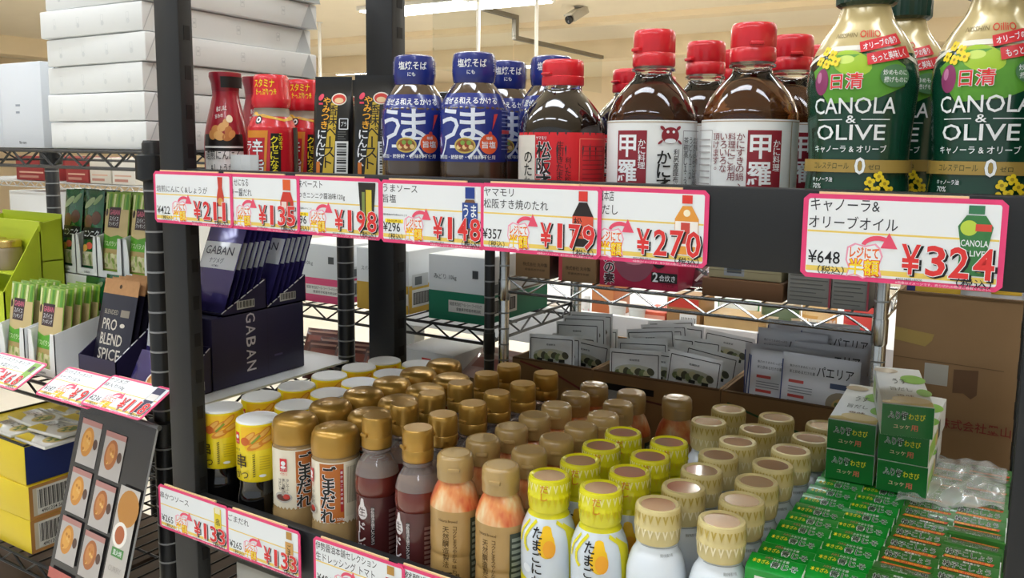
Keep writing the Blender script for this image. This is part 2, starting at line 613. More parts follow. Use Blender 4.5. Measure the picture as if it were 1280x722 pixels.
def mini(a, k, u, v0, v1):
    """small product picture on a card"""
    h = v1 - v0
    if k == 'garlic':
        a.poly([(u - h * .13, v0), (u + h * .13, v0), (u + h * .12, v0 + h * .55), (u + h * .07, v0 + h * .75), (u + h * .09, v1), (u - h * .09, v1), (u - h * .07, v0 + h * .75), (u - h * .12, v0 + h * .55)], K('#c8402f'))
        a.rect(u - h * .128, v0 + h * .05, u + h * .128, v0 + h * .3, K('#e6e2dc')); a.disc(u, v0 + h * .42, h * .09, K('#d79a4a'))
    elif k == 'spicy':
        a.poly([(u - h * .2, v0), (u + h * .2, v0), (u + h * .21, v0 + h * .5), (u + h * .12, v0 + h * .72), (u - h * .12, v0 + h * .72), (u - h * .21, v0 + h * .5)], K('#cf3a2b'))
        a.rect(u - h * .12, v0 + h * .76, u + h * .12, v1, K('#e2622b')); a.rect(u - h * .17, v0 + h * .05, u - h * .01, v0 + h * .5, K('#f0d9cf')); a.rect(u + h * .04, v0 + h * .1, u + h * .11, v0 + h * .5, K('#3c5a30'))
    elif k == 'paste':
        a.poly([(u - h * .16, v0), (u + h * .16, v0), (u + h * .24, v1), (u - h * .24, v1)], K('#2a2620')); a.rect(u - h * .03, v0 + h * .05, u + h * .13, v0 + h * .85, K('#d6bf3a')); a.rect(u - h * .14, v0 + h * .1, u - h * .06, v0 + h * .8, K('#7d8d4b'))
    elif k == 'blue':
        a.poly([(u - h * .17, v0), (u + h * .17, v0), (u + h * .18, v0 + h * .6), (u + h * .1, v0 + h * .76), (u - h * .1, v0 + h * .76), (u - h * .18, v0 + h * .6)], K('#7a5538'))
        a.rect(u - h * .18, v0 + h * .2, u + h * .18, v0 + h * .7, K('#2f4b94')); a.rect(u - h * .11, v0 + h * .78, u + h * .11, v1, K('#27408e')); a.text('うま', u - h * .15, v0 + h * .42, h * .3, h * .24, CARDW, .03); a.disc(u + h * .08, v0 + h * .28, h * .07, K('#d8942f'))
    elif k == 'suki':
        a.poly([(u - h * .2, v0), (u + h * .2, v0), (u + h * .21, v0 + h * .55), (u + h * .08, v0 + h * .8), (u - h * .08, v0 + h * .8), (u - h * .21, v0 + h * .55)], K('#2b2320'))
        a.rect(u - h * .21, v0 + h * .15, u + h * .21, v0 + h * .55, K('#d9563c')); a.rect(u - h * .09, v0 + h * .82, u + h * .09, v1, K('#dd3b33')); a.vtext('松阪', u - h * .1, v0 + h * .53, h * .17, BLACK)
    elif k == 'kani':
        a.poly([(u - h * .2, v0), (u + h * .2, v0), (u + h * .21, v0 + h * .6), (u + h * .08, v0 + h * .82), (u - h * .08, v0 + h * .82), (u - h * .21, v0 + h * .6)], K('#e49a3e'))
        a.rect(u - h * .2, v0 + h * .14, u + h * .2, v0 + h * .56, K('#f4efe8')); a.rect(u - h * .1, v0 + h * .18, u + h * .06, v0 + h * .54, K('#c9483f')); a.rect(u - h * .09, v0 + h * .86, u + h * .09, v1, K('#dd3b33')); a.disc(u, v0 + h * .7, h * .06, K('#fbefd0'))
    elif k == 'oil':
        a.poly([(u - h * .2, v0), (u + h * .2, v0), (u + h * .17, v0 + h * .4), (u + h * .22, v0 + h * .7), (u + h * .12, v0 + h * .86), (u - h * .12, v0 + h * .86), (u - h * .22, v0 + h * .7), (u - h * .17, v0 + h * .4)], K('#3c7a44'))
        a.disc(u - h * .08, v0 + h * .68, h * .11, K('#b9d04a')); a.rect(u, v0 + h * .64, u + h * .2, v0 + h * .74, K('#d94a3c')); a.rect(u - h * .1, v0 + h * .88, u + h * .1, v1, K('#3f7d58')); a.text('CANOLA', u - h * .17, v0 + h * .42, h * .34, h * .09, CARDW, .02); a.text('OLIVE', u - h * .14, v0 + h * .28, h * .28, h * .08, CARDW, .02); a.disc(u + h * .08, v0 + h * .12, h * .07, K('#dccf3e'))
    elif k in ('kushi', 'sesame', 'tomato', 'soy'):
        c = {'kushi': ('#e6cf2a', '#2a2420'), 'sesame': ('#cf9b52', '#b98a3c'), 'tomato': ('#c53a30', '#b98a3c'), 'soy': ('#b89050', '#b98a3c')}[k]
        a.rect(u - h * .14, v0, u + h * .14, v0 + h * .72, K(c[1] if k == 'kushi' else c[0])); a.rect(u - h * .14, v0 + (.35 if k == 'kushi' else .1) * h, u + h * .14, v0 + h * (.95 if k == 'kushi' else .62), K(c[0])); a.rect(u - h * .1, v0 + h * .8, u + h * .1, v1, K(c[1] if k != 'kushi' else '#efe9c8'))
        if k == 'kushi':
            a.text('串', u - h * .08, v0 + h * .45, h * .16, h * .22, BLACK)
        if k == 'sesame':
            a.vtext('ごまだれ', u, v0 + h * .66, h * .14, BLACK, .02)
    elif k == 'sachet':
        a.poly([(u - h * .15, v0), (u + h * .15, v0), (u + h * .2, v1), (u - h * .2, v1)], K('#7fae3c')); a.rect(u - h * .12, v0 + h * .1, u + h * .12, v0 + h * .35, K('#d8cf9a')); a.rect(u - h * .1, v0 + h * .6, u + h * .1, v0 + h * .85, K('#3a2a2c'))
    elif k == 'pouch':
        a.rect(u - h * .2, v0, u + h * .2, v1, K('#2b2a4e')); a.rect(u - h * .19, v0 + h * .5, u + h * .19, v0 + h * .75, K('#e4e1dc'))


def price_card(lines, old, new, pic, label, x, y, z, rz=0, rx=0, W=.126, H=.0597, oldx=.04, parent_name='price_card', extra=None):
    """hanging pink-edged card; (x, y, z) is its top left corner"""
    t = thing(parent_name, label, 'price tag', (x, y, z), rz, 'pink-edged half-price cards', rx=rx)
    b = B()
    b.prism([(.0, 0)] if 0 else [(W * a_, -H * b_) for a_, b_ in ((.03, 0), (.97, 0), (1, .06), (1, .94), (.97, 1), (.03, 1), (0, .94), (0, .06))], 0, .0008, PINK, axis='y')
    a = Art(.00003)
    U = lambda q: W * q
    V = lambda q: -H * q
    a.rrect(U(.028), V(.945), U(.972), V(.055), W * .014, CARDW)
    a.line([(U(.03), V(.44)), (U(.97), V(.44))], H * .022, YEL)
    a.rect(U(.03), V(.915), U(.97), V(.855), YEL)
    ink = K('#2b2d33')
    for s, u, v, wd, h in lines:
        a.text(s, U(u), V(v), W * wd, H * h, ink, .004)
    if extra:
        a.rect(U(.05), V(.68), U(.23), V(.62), YELB)
        a.text('特価商品', U(.07), V(.67), W * .14, H * .04, K('#8a5a20'))
        a.text('通常価格399円(税込)のところ', U(.03), V(.57), W * .24, H * .035, ink)
    a.text(old, U(oldx), V(.82), W * .17, H * .15, K('#17181c'), .012)
    a.text('（税込）', U(oldx + .055), V(.945), W * .14, H * .1, K('#17181c'), .01)
    # starburst badge
    star = ((0, .62), (.035, .575), (.08, .6), (.13, .57), (.15, .61), (.165, .7), (.15, .8), (.165, .92), (.12, .9), (.08, .95), (.04, .91), (.0, .94), (.012, .85), (-.005, .76))
    a.poly([(U(.335 + (q[0] - .08) * 1.12), V(.76 + (q[1] - .76) * 1.1)) for q in star], K('#f0a0b8', .6))
    a.poly([(U(.335 + (q[0] - .08) * 1.02), V(.76 + (q[1] - .76) * 1.0)) for q in star], CARDW)
    a.text('レジにて', U(.262), V(.725), W * .146, H * .12, K('#ea6a22', .6), .06)
    a.text('半額', U(.258), V(.925), W * .155, H * .18, K('#fbd81e', .6), .03, out=K('#e8622a', .6), ow=.12)
    # curved arrow
    arc = [(U(.40 - .085 * math.cos(R(q))), V(.60 - .14 * math.sin(R(q)))) for q in range(15, 125, 12)]
    inn = [(U(.405 - .07 * math.cos(R(q))), V(.60 - .085 * math.sin(R(q)))) for q in range(15, 125, 12)]
    a.poly(arc + inn[::-1], CROSE)
    a.poly([(U(.455), V(.42)), (U(.50), V(.6)), (U(.415), V(.6))], CROSE)
    mini(a, pic, U(.86), V(.84), V(.07))
    n = len(new)
    for s_, u, wd in ((new[0], .525, .085), (new[1], .645 if n == 4 else .67, .085 if new[1] != '1' else .03), (new[2], .755 if n == 4 else .81, .085 if new[2] != '1' else .03)) + (((new[3], .865, .09 if new[3] != '1' else .03),) if n == 4 else ()):
        for dx, dy, mm, bo in ((.012, -.018, BLACK, .06), (0, 0, CARDW, .07), (0, 0, RED, .035)):
            a.text(s_, U(u + dx + (.022 if s_ == '1' else 0)), V(.87 - dy), W * wd, H * .33, mm, bo)
    a.text('（税込）', U(.79), V(.975), W * .16, H * .1, K('#17181c'), .01)
    a.text('JAN', U(.40), V(.945), W * .025, H * .02, ink)
    a.text('4902380218920', U(.50), V(.945), W * .13, H * .022, ink)
    a.text('※画像はイメージです。売り切れの際はご容赦ください。', U(.5), V(.99), W * .45, H * .03, K('#f7cfdc'))
    a.plane(b, (0, 0, 0), (1, 0, 0), (0, 0, 1))
    b.obj('card', t, fix=False, sharp=0)
    b = B(); b.box(W * .08, .0012, -H * .5, W * .82, .0028, H * .025, K('#f3d9a2', .5)); b.obj('card_holder', t)
    return t


UZ, LZ = 1.3205, .9375
price_card([('焙煎にんにく&しょうが', .04, .4, .66, .13)], '¥422', '¥211', 'garlic', 'price card reading 211 yen for roasted garlic and ginger sauce', -.8725, .6185, UZ, .3, W=.1345)
price_card([('うま辛くせになる', -.02 + .06, .22, .36, .14), ('味噌ラー醤だれ', .06, .4, .38, .14)], '¥270', '¥135', 'spicy', 'price card reading 135 yen below the red chilli sauce bottles', -.764, .6205, UZ, 0)
price_card([('香味ペースト', .05, .2, .34, .14), ('やみつきニンニク醤油味120g', .03, .39, .6, .12)], '¥396', '¥198', 'paste', 'price card reading 198 yen below the black paste pouches', -.6555, .6215, UZ, 0, extra=1)
price_card([('うまソース', .03, .19, .34, .12), ('旨塩', .03, .36, .13, .13)], '¥296', '¥148', 'blue', 'price card reading 148 yen below the blue sauce bottles', -.529, .6195, UZ - .0005, .3, W=.121, oldx=.03, extra=1)
price_card([('ヤマモリ', .03, .19, .26, .12), ('松阪すき焼のたれ', .03, .37, .55, .14)], '¥357', '¥179', 'suki', 'price card reading 179 yen below the red-capped sukiyaki sauce', -.413, .6190, UZ, 0, W=.118, oldx=.02)
price_card([('京風割烹甲羅本店', .05, .19, .3, .14), ('かにすきだし', .02, .37, .36, .13)], '¥540', '¥270', 'kani', 'price card reading 270 yen below the crab hotpot broth', -.3275, .6210, UZ, 0, W=.1215)
price_card([('キャノーラ&', .04, .2, .36, .15), ('オリーブオイル', .035, .4, .46, .15)], '¥648', '¥324', 'oil', 'price card reading 324 yen below the green oil bottles', -.1362, .6190, UZ + .0007, .4, W=.1262)
price_card([('串かつソース', .03, .3, .42, .15)], '¥265', '¥133', 'kushi', 'price card reading 133 yen in front of the yellow labelled skewer sauce', -.8865, .6175, LZ, 0, W=.127, H=.0555)
price_card([('ごまだれ', .03, .26, .29, .14)], '¥265', '¥133', 'sesame', 'price card reading 133 yen in front of the sesame sauce', -.7615, .6165, LZ, 0, W=.1185, H=.0555)
price_card([('伊勢醤油本舗セレクション', .03, .22, .68, .15), ('生ドレッシング トマト', .03, .42, .66, .16)], '¥484', '¥242', 'tomato', 'price card in front of the tomato dressing bottles', -.6255, .6185, LZ, 0, W=.1245)
price_card([('天然醸造醤油', .03, .25, .45, .17)], '¥378', '¥189', 'soy', 'price card half hidden in front of the tan soy dressing', -.515, .6205, LZ, 0, W=.1245)
# ------------------------------------------------------------------ bottles on the upper shelf
CLEAR = M('clear_bottle_plastic', '#f6f7f6', 0.04, trans=1, ior=1.33)
REDCAP = M('red_cap_plastic', '#d3202c', 0.3, coat=.4)
AMBER = M('amber_broth', '#a8642c', 0.02, trans=.92, ior=1.34, coat=.6)
AMBERD = M('brown_broth', '#6e3a1c', 0.02, trans=.85, ior=1.34, coat=.6)
SOYB = M('black_soy_sauce', '#140a07', 0.06, coat=1)
UP = DECKU + .0006


def flip_cap(b, z0, z1, r, m, lip=True, n=36, sx=1):
    """round hinged cap with rounded top, skirt ridge and thumb tab"""
    h = z1 - z0
    b.lathe([(r * .96, z0), (r, z0 + h * .05), (r, z0 + h * .34), (r * .965, z0 + h * .37), (r * .985, z0 + h * .4), (r * .985, z0 + h * .84), (r * .95, z0 + h * .95), (r * .88, z1), (0, z1)], m, seg=n, caps=(1, 0))
    if lip:
        b.box(-r * .3, -r * 1.13, z0 + h * .4, r * .3, -r * .9, z0 + h * .5, m, bev=r * .05)
    return b


def mk_garlic():
    """slim dark red shrink-wrapped bottle with flared cap"""
    t = thing('sauce_bottle', 'x', 'bottle', group='roasted garlic sauce bottles')
    red = M('deep_red_sleeve', '#9b1f2f', .28, coat=.5)
    z = UP
    pr = smooth_prof([(.025, z), (.0262, z + .004), (.0262, z + .045), (.0262, z + .085), (.0235, z + .105), (.0185, z + .126), (.0155, z + .14), (.0155, z + .146)], 3)
    b = B(); b.lathe(pr, red); b.obj('body', t)
    b = B(); b.lathe([(.0155, z + .1462), (.0165, z + .156), (.0188, z + .163), (.0185, z + .168), (.017, z + .1685), (0, z + .1685)], M('dark_red_cap', '#8f1a2c', .3, coat=.4), caps=(1, 0)); b.obj('cap', t)
    f = prof_r(pr); b = B(); a = Art(); Rr = .0262; z = UP + .0135
    wht, dk = K('#efece8'), K('#1d1716')
    a.rect(-.03, z + .062, .022, z + .082, dk)
    a.rect(-.03, z + .03, .022, z + .068, wht)
    for i, (u, v, r_) in enumerate(((-.012, .088, .006), (-.004, .09, .0065), (.004, .086, .006), (-.016, .081, .006), (-.007, .08, .007), (.003, .079, .0065), (.008, .082, .005), (.001, .095, .005))):
        a.disc(u, z + v, r_, K(('#c98a4e', '#dba765', '#b9743c')[i % 3]), r_ * .75, rot=i * 40)
    a.disc(.006, z + .1, .0045, K('#efe2c0'))
    a.text('香ばし味と', -.013, z + .108, .016, .006, wht, .02, rot=8)
    a.text('甘みの', -.014, z + .1, .012, .005, wht, .02, rot=8)
    a.text('焙煎にんにく', -.026, z + .052, .042, .011, BLACK, .01)
    a.text('&しょうが', -.018, z + .038, .026, .0095, BLACK, .008)
    a.rect(-.03, z + .014, .004, z + .024, K('#a8263a')); a.text('国産にんにく使用', -.026, z + .016, .028, .006, wht)
    a.rect(-.03, z - .008, .022, z + .013, wht)
    a.cyl(b, f, Rr, 46, zs=[UP + q for q in (.085, .095, .105, .115, .126)])
    z = UP
    b.obj('label', t, sharp=60)
    b = B(); b.lathe([(.0186, z + .15), (.0192, z + .163)], BLACK, caps=(0, 0)); bmesh.ops.delete(b.bm, geom=[v for v in b.bm.verts if v.co.x < .009], context='VERTS'); b.obj('cap_side_shade', t)  # black band painted in as the shaded right side of the cap
    return t


def mk_spicy():
    t = thing('sauce_bottle', 'x', 'bottle', group='red chilli sauce bottles')
    z = UP
    red = M('bright_red_sleeve', '#c8202c', .25, coat=.5)
    pr = smooth_prof([(.026, z), (.0275, z + .004), (.0278, z + .04), (.0278, z + .096), (.026, z + .106), (.022, z + .116), (.0195, z + .12), (.0195, z + .126)], 3)
    b = B(); b.lathe(pr, red); b.obj('body', t)
    f = prof_r(pr)
    b = B(); b.lathe([(.0205, z + .126), (.0218, z + .13), (.0222, z + .136), (.0205, z + .141), (.02, z + .156), (.0195, z + .160), (.0178, z + .1625), (0, z + .1625)], M('scarlet_cap', '#d92432', .3, coat=.5), caps=(1, 0)); capo = b.obj('cap', t)
    b = B(); a = Art(); Rr = .0278; z = UP + .0135
    a.rect(-.07, z + .102, .07, z + .1115, K('#8d7f70'))
    a.poly([(-.03, z + .108), (-.005, z + .1035), (.02, z + .099), (.045, z + .1065), (.045, z + .1), (.02, z + .0965), (-.005, z + .1005), (-.03, z + .1045)], K('#d8a52c'))
    a.disc(-.014, z + .098, .0048, BLACK); a.disc(-.014, z + .098, .0032, WHITE); a.disc(-.014, z + .098, .0016, BLACK)
    a.poly([(-.034, z + .0), (-.007, z + .0), (-.001, z + .086), (-.03, z + .086)], K('#d98a2a'))
    a.poly([(-.034, z + .0), (-.0095, z + .0), (-.0045, z + .078), (-.03, z + .078)], K('#c02230'))
    a.text('辛', -.021, z + .058, .014, .018, CARDW, .02, out=K('#4a1016'), ow=.06)
    a.text('旨', -.019, z + .036, .013, .018, CARDW, .02, out=K('#4a1016'), ow=.06)
    a.vtext('ラー醤だれ', -.027, z + .074, .011, CARDW, .02)
    a.poly([(.0, z + .036), (.012, z + .036), (.013, z + .083), (.002, z + .083)], BLACK)
    a.vtext('クセになる', .0055, z + .08, .0088, K('#f2e230'), .015)
    a.vtext('この辛さ', .0125, z + .083, .0045, K('#f2e230'), .015)
    for k in range(4):
        a.disc(-.012 + k * .004, z + .03 + (k % 2) * .004, .004, K(('#c9803a', '#e0b070')[k % 2]))
    a.rect(.03, z + .02, .044, z + .09, BLACK)
    a.cyl(b, f, Rr, 40, zs=[UP + q for q in (.096, .106, .112, .117, .12)])
    z = UP
    b.obj('label', t, sharp=60)
    b = B(); a = Art()
    a.text('スタミナ', -.018, z + .148, .024, .009, K('#f6e12a'), .03)
    a.text('たっぷりつき', -.016, z + .138, .024, .0085, K('#f6e12a'), .03)
    a.cyl(b, lambda v: .0206, .0205, 40)
    b.obj('cap_print', capo, sharp=60)
    return t


def mk_paste():
    """standing black tube pouch, wide foot and flat crimped top"""
    t = thing('paste_pouch', 'x', 'pouch', group='black and gold garlic paste pouches')
    blk = M('black_pouch_film', '#141414', .28, coat=.3)
    z = UP
    W0, W1, D0 = .023, .0205, .014
    rows = [(0, W0, D0), (.004, W0, D0 * 1.05), (.05, W0 * .99, D0 * .95), (.1, W0 * .95, D0 * .6), (.135, W1 * 1.03, .004), (.142, W1, .0012), (.157, W1, .0008)]
    b = B(); rings = []
    for h, w_, d in rows:
        rings.append([b.bm.verts.new((w_ * sx, d * sy, z + h)) for sx, sy in ((-1, -.55), (-.8, -1), (.8, -1), (1, -.55), (1, .55), (.8, 1), (-.8, 1), (-1, .55))])
    for r0, r1 in zip(rings[:-1], rings[1:]):
        for k in range(8):
            f = b.bm.faces.new((r0[k], r0[(k + 1) % 8], r1[(k + 1) % 8], r1[k])); f.material_index = blk; f.smooth = True
    b.bm.faces.new(rings[0]).material_index = blk; b.bm.faces.new(rings[-1]).material_index = blk
    b.obj('pouch', t, sharp=50)

    def fy(v):
        h = v - z
        for (h0, _, d0), (h1, _, d1) in zip(rows[:-1], rows[1:]):
            if h0 <= h <= h1:
                return d0 + (d1 - d0) * (h - h0) / (h1 - h0)
        return D0
    b = B(); a = Art()
    a.poly([(-.010, z + .05), (.002, z + .05), (.006, z + .129), (-.0015, z + .129)], K('#c9ab35'))
    a.vtext('香味ペースト', .0012, z + .127, .0118, BLACK, .02, pitch=.95, lean=.075)
    a.vtext('やみつき', -.0055, z + .135, .0085, K('#f0b030'), .03, lean=.1, out=BLACK, ow=.06)
    a.vtext('にんにく', -.0105, z + .1, .0095, CARDW, .03, lean=.08, out=BLACK, ow=.06)
    a.rect(-.0165, z + .05, -.0125, z + .066, K('#d8782a'))
    a.disc(.0075, z + .133, .0085, K('#e8e0d2'), .0065); a.disc(.0075, z + .133, .0072, K('#cf3b2c'), .0053); a.disc(.0075, z + .1315, .005, K('#f0cfa0'), .003)
    a.disc(-.0125, z + .135, .0025, K('#d8405a'), .004, rot=-30); a.rect(-.015, z + .127, -.0105, z + .129, K('#d8405a'))
    a.frame(.0085, z + .101, .018, z + .112, .001, CARDW); a.text('プラ', .0102, z + .104, .0062, .005, CARDW)
    for k in range(4):
        a.rect(.007, z + .09 + k * .0025, .007 + (.009, .007, .0095)[k % 3], z + .0908 + k * .0025, K('#6d6d6a'))
    a.rect(.0045, z + .048, .019, z + .088, K('#dfe1df'))
    for k in range(13):
        a.rect(.0065, z + .0495 + k * .0029, .0172, z + .0495 + k * .0029 + (.0014, .0008, .002)[k % 3], K('#232323'))
    a.vcuts([z + .05, z + .1])
    a.put(b, lambda u, v, l: (u, -fy(v) - .0003 - l, v))
    b.obj('print', t, fix=False, sharp=0)
    b = B(); b.box(-.016, -.0165, z, .016, -.0145, z + .006, K('#dfe3e2')); b.obj('foot_fold', t)
    return t


def mk_blue():
    t = thing('sauce_bottle', 'x', 'bottle', group='blue labelled salt sauce bottles')
    z = UP
    sauce = M('brown_sauce_bottle', '#4a3a2c', .08, coat=1)
    pr = smooth_prof([(.030, z), (.0325, z + .006), (.033, z + .03), (.033, z + .06), (.033, z + .113), (.0318, z + .122), (.0275, z + .133), (.0215, z + .142), (.0195, z + .1445)], 3)
    b = B(); b.lathe(pr, sauce); b.obj('bottle', t)
    f = prof_r(pr)
    blue = M('cobalt_sleeve', '#22307e', .25, coat=.4)
    b = B(); b.lathe([(.0190, z + .1435), (.0205, z + .146), (.0215, z + .155), (.0212, z + .167), (.0200, z + .172), (.0175, z + .1735), (0, z + .1735)], blue, caps=(1, 0)); capo = b.obj('cap', t)
    b = B()
    zs = [z + .069, z + .09, z + .113, z + .118, z + .122, z + .127, z + .131, z + .134]
    b.lathe([(f(q) + .0002, q) for q in zs], blue, caps=(0, 0), seg=40)
    a = Art(); Rr = .033; z = UP + .011
    lb = K('#dfe6f2')
    a.text('混ぜる和えるかける', -.04, z + .1125, .062, .0065, CARDW, .02)
    a.text('う', -.0395, z + .079, .021, .029, lb, .03)
    a.text('ま', -.0165, z + .079, .024, .029, lb, .03)
    a.text('ソース', -.046, z + .061, .052, .021, lb, .015)
    a.disc(-.012, z + .0735, .0105, K('#c9b25a'), .0075); a.disc(-.012, z + .0735, .009, K('#8c5a2c'), .006)
    for k in range(7):
        a.disc(-.018 + k * .002, z + .072 + (k % 3) * .002, .0022, K(('#e6c88a', '#9a3b2a', '#7ba045')[k % 3]))
    a.disc(.0115, z + .075, .0095, K('#dd5a30')); a.text('旨塩', .0045, z + .071, .014, .0065, CARDW, .03); a.text('柚香', .0085, z + .079, .0065, .003, CARDW, .02)
    a.poly([(.0165, z + .103), (.021, z + .1035), (.0145, z + .088)], K('#c7423a')); a.disc(.0125, z + .085, .0018, K('#c7423a'))
    a.text('無添加・糖酸糖・甘味料不使用', -.044, z + .0605, .062, .004, CARDW, .015)
    for k in range(11):
        a.rect(.026, z + .07 + k * .0036, .046, z + .0708 + k * .0036, K('#7f8fbf'))
    a.rect(.026, z + .085, .046, z + .0885, K('#c7423a'))
    a.cyl(b, f, Rr, 40, zs=[UP + q for q in (.113, .118, .122, .127, .131)])
    z = UP
    b.obj('label', t, sharp=60)
    b = B(); a = Art()
    a.text('塩焼そば', -.019, z + .1585, .029, .0078, CARDW, .03)
    a.text('にも', -.009, z + .152, .0075, .0038, CARDW, .02)
    for k, s in enumerate(('おたまり', 'ごとから', 'がみにの')):
        a.text(s, .019, z + .164 - k * .0045, .011, .0034, K('#c7cfe8'), .015)
    a.cyl(b, lambda v: .0217, .0215, 40)
    b.obj('cap_print', capo, sharp=60)
    return t


def mk_suki():
    t = thing('sauce_bottle', 'x', 'bottle', group='red capped sukiyaki sauce bottles')
    z = UP
    outer = smooth_prof([(.036, z), (.0385, z + .006), (.039, z + .05), (.039, z + .096), (.0355, z + .112), (.027, z + .124), (.019, z + .1325), (.0175, z + .1355)], 3)
    b = B(); b.lathe(outer, SOYB); b.obj('bottle', t)
    b = B(); b.lathe([(.0176, z + .1355), (.017, z + .139), (.0185, z + .1395), (.0185, z + .1415), (.015, z + .142)], CLEAR, caps=(0, 0)); b.obj('neck', t)
    b = B(); flip_cap(b, z + .1385, z + .1615, .0192, REDCAP); b.obj('cap', t, rot=(0, 0, R(-20)))
    f = prof_r(outer)
    b = B(); red = M('red_label_paper', '#d2202a', .35)
    b.lathe([(.0392, z + .01), (.0393, z + .02), (.0393, z + .091), (.039, z + .0965)], red, caps=(0, 0), seg=40)
    a = Art(); Rr = .0393
    a.rect(-.075, z + .012, -.0275, z + .094, K('#d8d2c8'))
    a.rect(-.027, z + .0895, -.016, z + .0935, K('#b8202c')); a.text('ヤマモリ', -.0265, z + .09, .01, .003, CARDW)
    a.vtext('松阪すき焼', -.019, z + .0885, .0145, BLACK, .035, out=CARDW, ow=.07, pitch=.97)
    a.vtext('のたれ', -.036, z + .08, .011, BLACK, .02)
    a.vtext('生引きたまりが', -.004, z + .089, .0066, K('#4a1010'), .012)
    a.vtext('利いた松阪味', .003, z + .075, .0055, K('#4a1010'), .012)
    for k in range(12):
        a.rect(.016, z + .04 + k * .004, .042, z + .0408 + k * .004, K('#8e1a20'))
    a.frame(.013, z + .03, .046, z + .091, .0006, K('#e98a70'))
    a.cyl(b, lambda v: .0394, Rr, 32)
    b.obj('label', t, sharp=60)
    return t


def mk_kani(liq, liqname, a_main):
    t = thing('broth_bottle', 'x', 'bottle', group='crab hotpot broth bottles')
    z = UP
    out = smooth_prof([(.035, z), (.0375, z + .006), (.038, z + .05), (.038, z + .104), (.0365, z + .115), (.031, z + .127), (.023, z + .137), (.0165, z + .144), (.0155, z + .15)], 3)
    zl = z + .134
    ms = [liq if p[1] < zl else CLEAR for p in out[:-1]]
    b = B(); b.lathe(out, liq, seg=40, mats=ms, caps=(1, 0)); b.obj('bottle', t)
    b = B(); b.lathe([(.0158, z + .1485), (.0185, z + .149), (.0185, z + .151), (.0155, z + .1515), (.0155, z + .153)], CLEAR, caps=(0, 1)); b.obj('neck_ring', t)
    b = B(); flip_cap(b, z + .1525, z + .183, .0182, REDCAP); b.obj('cap', t, rot=(0, 0, R(-30 if a_main < 0 else 25)))
    wht = M('white_label_paper', '#e6e9e8', .45)
    b = B(); b.lathe([(.0382, z + .01), (.0383, z + .1065)], wht, caps=(0, 0), seg=40)
    a = Art(); Rr = .0383
    mar = K('#8a2430')
    gold = K('#a88a60')
    o = math.radians(a_main) * Rr
    a.line([(-.11, z + .105), (.11, z + .105)], .0006, gold)
    a.rect(o - .0125, z + .012, o + .0145, z + .098, mar)
    a.vtext('甲羅', o - .0025, z + .0945, .0185, CARDW, .035, pitch=1.12)
    a.vtext('本店', o - .003, z + .038, .01, CARDW, .03)
    a.vtext('かに料理', o + .0105, z + .091, .0062, CARDW, .015)
    if a_main < 0:
        c = o + .034
        a.disc(c, z + .094, .0078, mar, .0068); a.disc(c, z + .0895, .005, CARDW, .002)
        for sgn in (-1, 1):
            a.disc(c + sgn * .0025, z + .097, .0012, CARDW); a.disc(c + sgn * .007, z + .1, .0024, mar, .0014, rot=sgn * 40); a.disc(c + sgn * .0085, z + .0885, .0025, mar, .001, rot=-sgn * 40)
        a.vtext('かにすきだし', c - .005, z + .082, .0118, BLACK, .03, pitch=.95)
        a.vtext('利尻産昆布使用', c + .0055, z + .083, .0056, K('#3a3030'), .012)
        for q, s in enumerate(('茶碗蒸し１：３', 'うどん１：２', '炊き込みごはん', 'お吸い物１：６', 'かに雑炊１：４')):
            a.vtext(s, c + .0155 + q * .0062, z + .093, .0058, K('#3a3536'), .008)
        a.frame(c + .0115, z + .045, c + .045, z + .098, .0005, K('#6a6262'))
        a.text('かにすきだしは濃縮タイプです', c + .002, z + .037, .042, .004, K('#3a3536'))
    else:
        c = o - .026
        for q, s in enumerate(('かにすきの鍋、', '料理にご利用', 'いろいろな', '頂けます。')):
            a.vtext(s, c + .0085 - q * .0068, z + .096, .0062, K('#7a3238'), .01)
        for k in range(9):
            a.rect(c - .042, z + .05 + k * .005, c - .018, z + .0512 + k * .005, K('#a8a4a2'))
        a.frame(c - .044, z + .046, c - .016, z + .098, .0005, K('#8a8484'))
        a.line([(o + .024, z + .01), (o + .024, z + .105)], .0008, gold)
    a.cyl(b, lambda v: .0383, Rr, 0)
    b.obj('label', t, sharp=60)
    return t


